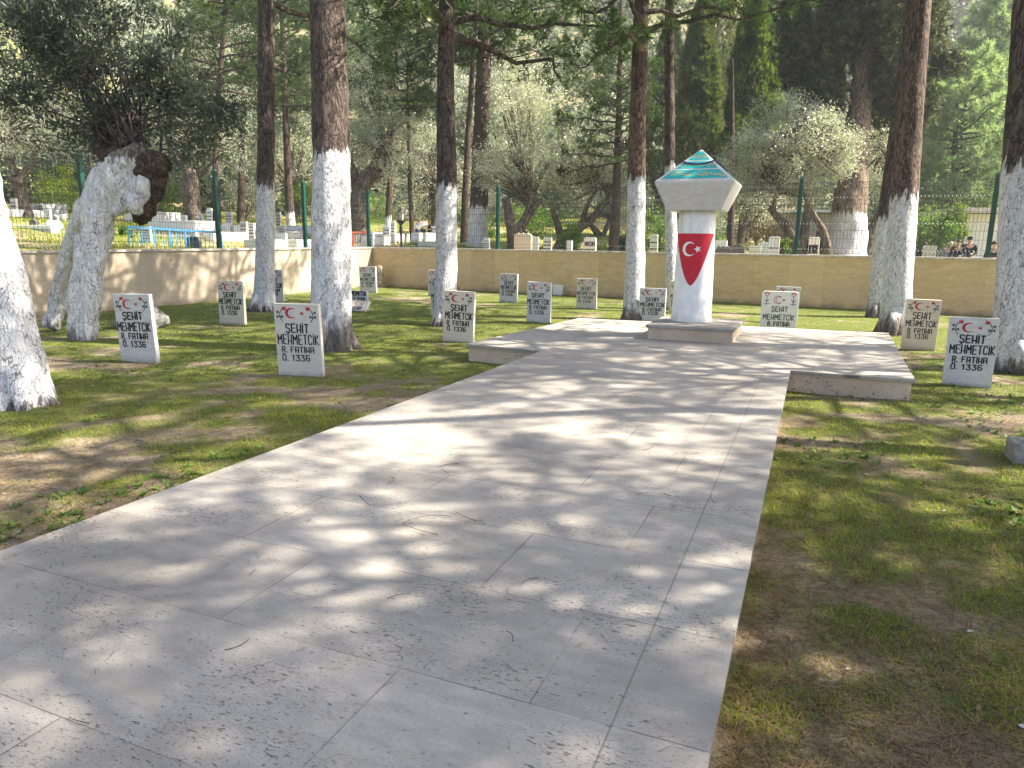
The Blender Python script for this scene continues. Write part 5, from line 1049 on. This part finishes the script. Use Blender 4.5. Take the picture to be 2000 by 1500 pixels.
def person(loc, rz, H, label, top, legs, hair, armL=0, armR=0, long_hair=False, group=None, cap=None):
    t = thing('person', label, 'person', tuple(loc), rz, group); s = H / 1.72
    def arm(sd, mode):
        x = sd * .19
        if mode == 0: return [(x, 0, 1.42), (sd * .25, .02, 1.14), (sd * .24, -.06, .90), (sd * .235, -.09, .80)]
        if mode == 1: return [(x, 0, 1.42), (sd * .25, -.02, 1.16), (sd * .10, -.22, 1.12), (sd * .02, -.26, 1.13)]       # forearm across the front
        return [(x, 0, 1.42), (sd * .27, -.08, 1.22), (sd * .14, -.22, 1.38), (sd * .10, -.24, 1.46)]                       # hand raised
    aL, aR = arm(-1, armL), arm(1, armR)
    V = [(0, 0, .95), (0, 0, 1.15), (0, .01, 1.36), (0, .01, 1.48), (0, -.005, 1.56), (0, -.01, 1.64), (0, -.005, 1.70)] + aL + aR + [(-.09, 0, .90), (-.10, -.01, .50), (-.10, .03, .09), (-.10, -.10, .035), (.09, 0, .90), (.10, -.01, .50), (.10, .03, .09), (.10, -.10, .035)]
    E = [(0, 1), (1, 2), (2, 3), (3, 4), (4, 5), (5, 6), (2, 7), (7, 8), (8, 9), (9, 10), (2, 11), (11, 12), (12, 13), (13, 14), (0, 15), (15, 16), (16, 17), (17, 18), (0, 19), (19, 20), (20, 21), (21, 22)]
    Rd = [(.145, .10), (.125, .09), (.15, .10), .05, .062, .078, .05] + [.055, .042, .034, .036] * 2 + [.08, .055, .04, .035] * 2
    V = [tuple(c * s for c in v) for v in V]; Rd = [tuple(x * s for x in r) if isinstance(r, tuple) else r * s for r in Rd]
    skinmesh('body', V, E, Rd, M_skin, t)
    g = 1.16
    iv = [0, 1, 2, 3, 7, 8, 9, 11, 12, 13]; mp = {a: i for i, a in enumerate(iv)}; ee = [(mp[a], mp[b_]) for a, b_ in E if a in mp and b_ in mp]
    rr = [tuple(x * g for x in Rd[i]) if isinstance(Rd[i], tuple) else Rd[i] * g * 1.08 for i in iv]; skinmesh('shirt', [V[i] for i in iv], ee, rr, top, t)
    iv = [0, 15, 16, 17, 19, 20, 21]; mp = {a: i for i, a in enumerate(iv)}; ee = [(mp[a], mp[b_]) for a, b_ in E if a in mp and b_ in mp]
    rr = [tuple(x * 1.1 for x in Rd[i]) if isinstance(Rd[i], tuple) else Rd[i] * 1.22 for i in iv]; skinmesh('trousers', [V[i] for i in iv], ee, rr, legs, t)
    m = MB()
    for sd in (-1, 1): m.blob((sd * .10 * s, -.05 * s, .04 * s), (.05 * s, .13 * s, .05 * s), 2, .05, n=10)
    m.build('shoes', M_hair, t, True)
    m = MB(); m.blob((0, .022 * s, 1.665 * s), (.090 * s, .10 * s, .088 * s), 3, .08, n=14)
    if long_hair: m.blob((0, .07 * s, 1.52 * s), (.095 * s, .055 * s, .20 * s), 4, .1, n=12)
    m.build('hair', hair, t, True)
    m = MB(); m.blob((0, -.092 * s, 1.615 * s), (.012 * s, .018 * s, .022 * s), 1, .02, n=8); m.build('nose', M_skin, t, True)
    m = MB()
    for sd in (-1, 1): m.blob((sd * .03 * s, -.078 * s, 1.640 * s), (.011 * s, .008 * s, .006 * s), 1, .01, n=8)
    m.build('eyes', M_hair, t, True); MB().blob((0, -.08 * s, 1.578 * s), (.022 * s, .008 * s, .005 * s), 1, .01, n=8).build('mouth', M_red, t, True)
    if cap: m = MB(); m.blob((0, .0, 1.72 * s), (.095 * s, .105 * s, .05 * s), 3, .03, n=14); m.box((0, -.12 * s, 1.70 * s), (.13 * s, .10 * s, .012)); m.build('cap', cap, t, True)
    return t
PG = 'people walking in the cemetery'
q = tpos(816, 30.5); person(q, R(-40), pt(816, 429, 30.5)[2] - q[2], 'person in white top and blue jeans beside another in white', cloth('white top', (.75, .75, .76)), cloth('blue jeans', (.06, .11, .25)), M_hair, 0, 1, True, PG)
q = tpos(827, 30.3); person(q, R(20), pt(827, 426, 30.3)[2] - q[2], 'person in long white shirt and dark trousers with a hand raised', cloth('white top', (.75, .75, .76)), cloth('dark trousers', (.02, .025, .04)), M_hair, 1, 2, True, PG)
q = tpos(839, 31.0); person(q, R(-70), pt(839, 432, 31.0)[2] - q[2], 'auburn haired person in black next to the white tombstone', cloth('black coat', (.02, .02, .022)), cloth('dark trousers', (.02, .025, .04)), M_hair_r, 1, 1, True, PG)
for px, yt, d, rz, top, lab, cp_, hr in [(1872, 469, 24, R(-30), ('navy maroon jacket', (.03, .035, .06)), 'dark haired boy in a navy jacket left of the right hand fence post', None, M_hair), (1893, 464, 24.8, R(-25), ('black jacket', (.02, .022, .025)), 'boy in a black jacket and cap close to the right hand fence post', cloth('dark cap', (.02, .02, .02)), M_hair),
    (1942, 472, 22.5, R(-35), ('dark blue jacket', (.025, .035, .06)), 'boy in a dark blue jacket right of the fence post before the white building', None, M_hair), (1857, 473, 25.5, R(150), ('grey blue hoodie', (.20, .22, .32)), 'person in a grey blue hoodie seen from behind', None, plain('fair hair', (.45, .36, .28), .6)), (1807, 475, 23.5, R(-20), ('black coat', (.02, .02, .022)), 'person in black behind the pale grey gravestone', None, M_hair),
    (1607, 452, 28, R(30), ('black coat', (.02, .02, .022)), 'person in black standing beside the foot of the big cypress', None, M_hair), (1572, 456, 27.5, R(-60), ('black coat', (.02, .02, .022)), 'person in black behind the white round topped gravestone', None, M_hair)]:
    q = tpos(px, d); person(q, rz, pt(px, yt, d)[2] - q[2], lab, cloth(*top), cloth('dark trousers', (.02, .025, .04)), hr, 0, 1, False, PG, cp_)

# ------------------------------------------------------------------ ground cover and litter
rg = np.random.default_rng(42)
def lawn_pts(N, r0, r1, half=R(56)):
    r = r0 * (r1 / r0) ** rg.random(N); th = rg.uniform(-half, half, N); x = r * np.sin(th); y = r * np.cos(th)
    u = x * B_[0] + y * B_[1]; v = x * A_[0] + y * A_[1]; return u, v, r
u, v, r = lawn_pts(850000, 1.6, 30.)
ok = (u > -14.6) & (v < back_v(u) - .03) & ~inside(u, v, PATH); u, v, r = u[ok], v[ok], r[ok]
g = grassmask(u, v); ok = rg.random(len(u)) < g * .95 + .03; u, v, r, g = u[ok], v[ok], r[ok], g[ok]
N = len(u); base = u[:, None] * B_ + v[:, None] * A_; base[:, 2] = lawn_z(u, v) - .004
hgt = (.010 + .026 * rg.random(N) ** 2) * (.6 + .7 * g); az = rg.random(N) * 6.283; wd = (.0026 + .0006 * r) * rg.uniform(.7, 1.4, N); ln = rg.uniform(.3, 1.3, N) * hgt
s = np.stack([np.cos(az), np.sin(az), np.zeros(N)], 1); lv = np.stack([-np.sin(az), np.cos(az), np.zeros(N)], 1)
V = np.stack([base - s * wd[:, None] / 2, base + s * wd[:, None] / 2, base + lv * ln[:, None] + np.array([0, 0, 1]) * hgt[:, None]], 1)
tone = np.clip(.15 + .5 * fbm(u * .9 + 40, v * .9, 3) + .35 * rg.random(N) ** 2 - .1, 0, 1)
tag(link('grass', cloud_mesh('grass', V, M_grass, tone)), kind='stuff')
# little broad leaved weeds growing through the turf
u, v, r = lawn_pts(15000, 1.7, 14.); ok = (u > -14.4) & (v < 20) & ~inside(u, v, PATH); u, v, r = u[ok], v[ok], r[ok]; g = fbm(u * .8 + 3, v * .8 + 70, 3); k = (g > .54) & (rg.random(len(u)) < .75); u, v = u[k], v[k]
c = u[:, None] * B_ + v[:, None] * A_; c[:, 2] = lawn_z(u, v); K = 7; C = np.repeat(c, K, 0); a = rg.random(len(C)) * 6.283; L = rg.uniform(.018, .052, len(C)) * np.repeat(rg.uniform(.6, 1.5, len(c)), K); d = np.stack([np.cos(a), np.sin(a), rg.uniform(.2, .9, len(C))], 1); d = unit(d); s = np.stack([-np.sin(a), np.cos(a), 0 * a], 1) * (L * .22)[:, None]
V = np.stack([C, C + d * (L * .55)[:, None] + s, C + d * L[:, None], C + d * (L * .55)[:, None] - s], 1)
tag(link('weeds', cloud_mesh('weeds', V, M_shrub, np.repeat(rg.random(len(c)), K) * .7)), kind='stuff')
# dry pine needles on soil and path
def straw(u, v, z, L, w, tone):
    N = len(u); c = u[:, None] * B_ + v[:, None] * A_; c[:, 2] = z; a = rg.random(N) * 6.283; d = np.stack([np.cos(a), np.sin(a), 0 * a], 1); s = np.stack([-np.sin(a), np.cos(a), 0 * a], 1)
    L = (L * rg.uniform(.5, 1.2, N))[:, None]; bend = (rg.normal(size=N) * .18)[:, None] * L; up = np.array([0, 0, 1]) * (rg.random(N) * .006 + .002)[:, None]; w = np.broadcast_to(w, (N,))[:, None]
    p0, p1, p2 = c - d * L / 2, c + s * bend + up, c + d * L / 2
    return np.concatenate([np.stack([p0 - s * w / 2, p0 + s * w / 2, p1 + s * w / 2, p1 - s * w / 2], 1), np.stack([p1 - s * w / 2, p1 + s * w / 2, p2 + s * w / 2, p2 - s * w / 2], 1)]), np.concatenate([tone, tone])
u, v, r = lawn_pts(90000, 1.7, 18.); ok = (u > -14.4) & (v < 20) & ~inside(u, v, PATH); u, v, r = u[ok], v[ok], r[ok]
V1, t1 = straw(u, v, lawn_z(u, v) + .004, .10, .0016 + .0004 * r, rg.random(len(u)))
u, v, r = lawn_pts(200, 1.6, 12.); ok = inside(u, v, PATH); u, v, r = u[ok], v[ok], r[ok]
V2, t2 = straw(u, v, .003, .07, .0011 + .0003 * r, .1 + rg.random(len(u)) * .35)
tag(link('pine_needle_litter', cloud_mesh('pine_needle_litter', np.concatenate([V1, V2]), M_straw, np.concatenate([t1, t2]))), kind='stuff')
# curled twigs on the path, leaves and white crumbs on the soil
m = MB()
for px, py, L in [(1320, 970, .22), (905, 905, .2), (880, 925, .14), (895, 1010, .3), (870, 1045, .28), (940, 1020, .2), (1180, 815, .26), (1110, 850, .2), (750, 1170, .1), (500, 1110, .08), (1060, 1130, .12), (185, 1412, .10), (1250, 880, .18), (1400, 985, .16), (760, 930, .16), (1230, 740, .2), (1040, 770, .22), (700, 965, .2), (1000, 1255, .08), (430, 1270, .12)]:
    c = gp(px, py, .004); a = rg.random() * 6.28; k = np.linspace(0, 1, 8); w = float(np.clip(rg.normal() * .9, -1.5, 1.5)); ang = a + w * k; st = np.stack([np.cos(ang), np.sin(ang), 0 * k], 1) * L / 8; p = c + np.cumsum(st, 0); p[:, 2] = .005 + .012 * rg.random() * np.sin(k * 3.1)
    m.tube(p, np.linspace(.0017, .0009, 8), 5)
tag(m.build('twig_litter', M_twigbark, None, True), kind='stuff')
u, v, r = lawn_pts(420, 1.8, 12.); ok = (u > -14) & (v < 18) & ~inside(u, v, PATH); u, v = u[ok], v[ok]; c = u[:, None] * B_ + v[:, None] * A_; c[:, 2] = lawn_z(u, v) + .012
tag(link('leaf_litter', cloud_mesh('leaf_litter', leaves(c, .05, .02, rg), M_straw, .4 + .6 * rg.random(len(c)))), kind='stuff')
u, v, r = lawn_pts(60, 1.8, 12.); ok = (u > -14) & (v < 18) & ~inside(u, v, PATH); u, v = u[ok], v[ok]; c = u[:, None] * B_ + v[:, None] * A_; c[:, 2] = lawn_z(u, v) + .008; m = MB()
for q in c: m.blob(q, (.009 * rg.uniform(.5, 1.9), .009 * rg.uniform(.5, 1.4), .004), int(rg.random() * 99), .6, n=9)
tag(m.build('plaster_crumbs', M_g['w'], None), kind='stuff')
# meadow and flowers in the cemetery
N = 120000; th = rg.uniform(-R(42), R(42), N); r = rg.uniform(14, 62, N); x = r * np.sin(th); y = r * np.cos(th); u = x * B_[0] + y * B_[1]; v = x * A_[0] + y * A_[1]
ok = ((u < -15.3) | (v > back_v(u) + .35)) & (fbm(u * .5, v * .5, 3) > .40); u, v, r = u[ok], v[ok], r[ok]; N = len(u); base = u[:, None] * B_ + v[:, None] * A_; base[:, 2] = terrain(u, v) - .03
hgt = rg.uniform(.05, .16, N); az = rg.random(N) * 6.283; wd = (.02 + .0012 * r); s = np.stack([np.cos(az), np.sin(az), 0 * az], 1); lv = rg.normal(size=(N, 3)) * .3
V = np.stack([base - s * wd[:, None] / 2, base + s * wd[:, None] / 2, base + lv * hgt[:, None] + np.array([0, 0, 1]) * hgt[:, None]], 1)
tag(link('meadow', cloud_mesh('meadow', V, M_meadow, np.clip(fbm(u * .35 + 8, v * .35, 3) * 1.3 - .25 + .3 * rg.random(N), 0, 1))), kind='stuff')

# ------------------------------------------------------------------ far wooded hillside, one mass
rg = np.random.default_rng(8); Vs = []; Ts = []
for i in range(560):
    th = rg.uniform(-R(50), R(50)); rr = 50 + 115 * rg.random() ** 1.25; x, y = rr * math.sin(th), rr * math.cos(th); u, v = x * B_[0] + y * B_[1], x * A_[0] + y * A_[1]; z = float(terrain(u, v)); n = 240 if rr > 75 else 520
    con = rg.random() < .45; Ht = rg.uniform(4, 9); Rm = Ht * (.22 if con else .45); d = unit(rg.normal(size=(n, 3))) * rg.random((n, 1)) ** .4
    f = rg.random(n)
    C = np.stack([d[:, 0] * Rm * (1.15 - f if con else 1), d[:, 1] * Rm * (1.15 - f if con else 1), (f * Ht if con else Ht * .55 + d[:, 2] * Ht * .45)], 1) + np.array([x, y, z])
    kf = 1. if rr > 75 else .62; Vs.append(leaves(C, .75 * kf, .42 * kf, rg)); Ts.append(np.clip(rg.uniform(.0, .75) + .3 * (rg.random(n) - .4), 0, 1))
tag(link('wooded_hillside', cloud_mesh('wooded_hillside', np.concatenate(Vs), M_wood, np.concatenate(Ts))), kind='stuff')

# ------------------------------------------------------------------ thin hazy air over the slope
hz = bpy.data.materials.new('hazy air'); hz.use_nodes = True; nt = hz.node_tree; nt.nodes.remove(nt.nodes['Principled BSDF'])
pv = nt.nodes.new('ShaderNodeVolumePrincipled'); pv.inputs['Color'].default_value = (.88, .92, 1.0, 1); pv.inputs['Density'].default_value = HAZE; pv.inputs['Anisotropy'].default_value = .3
nt.links.new(pv.outputs[0], nt.nodes['Material Output'].inputs['Volume'])
o = MB().box((0, 60, 55), (520, 640, 116)).build('haze', hz); tag(o, kind='stuff'); o.visible_shadow = True
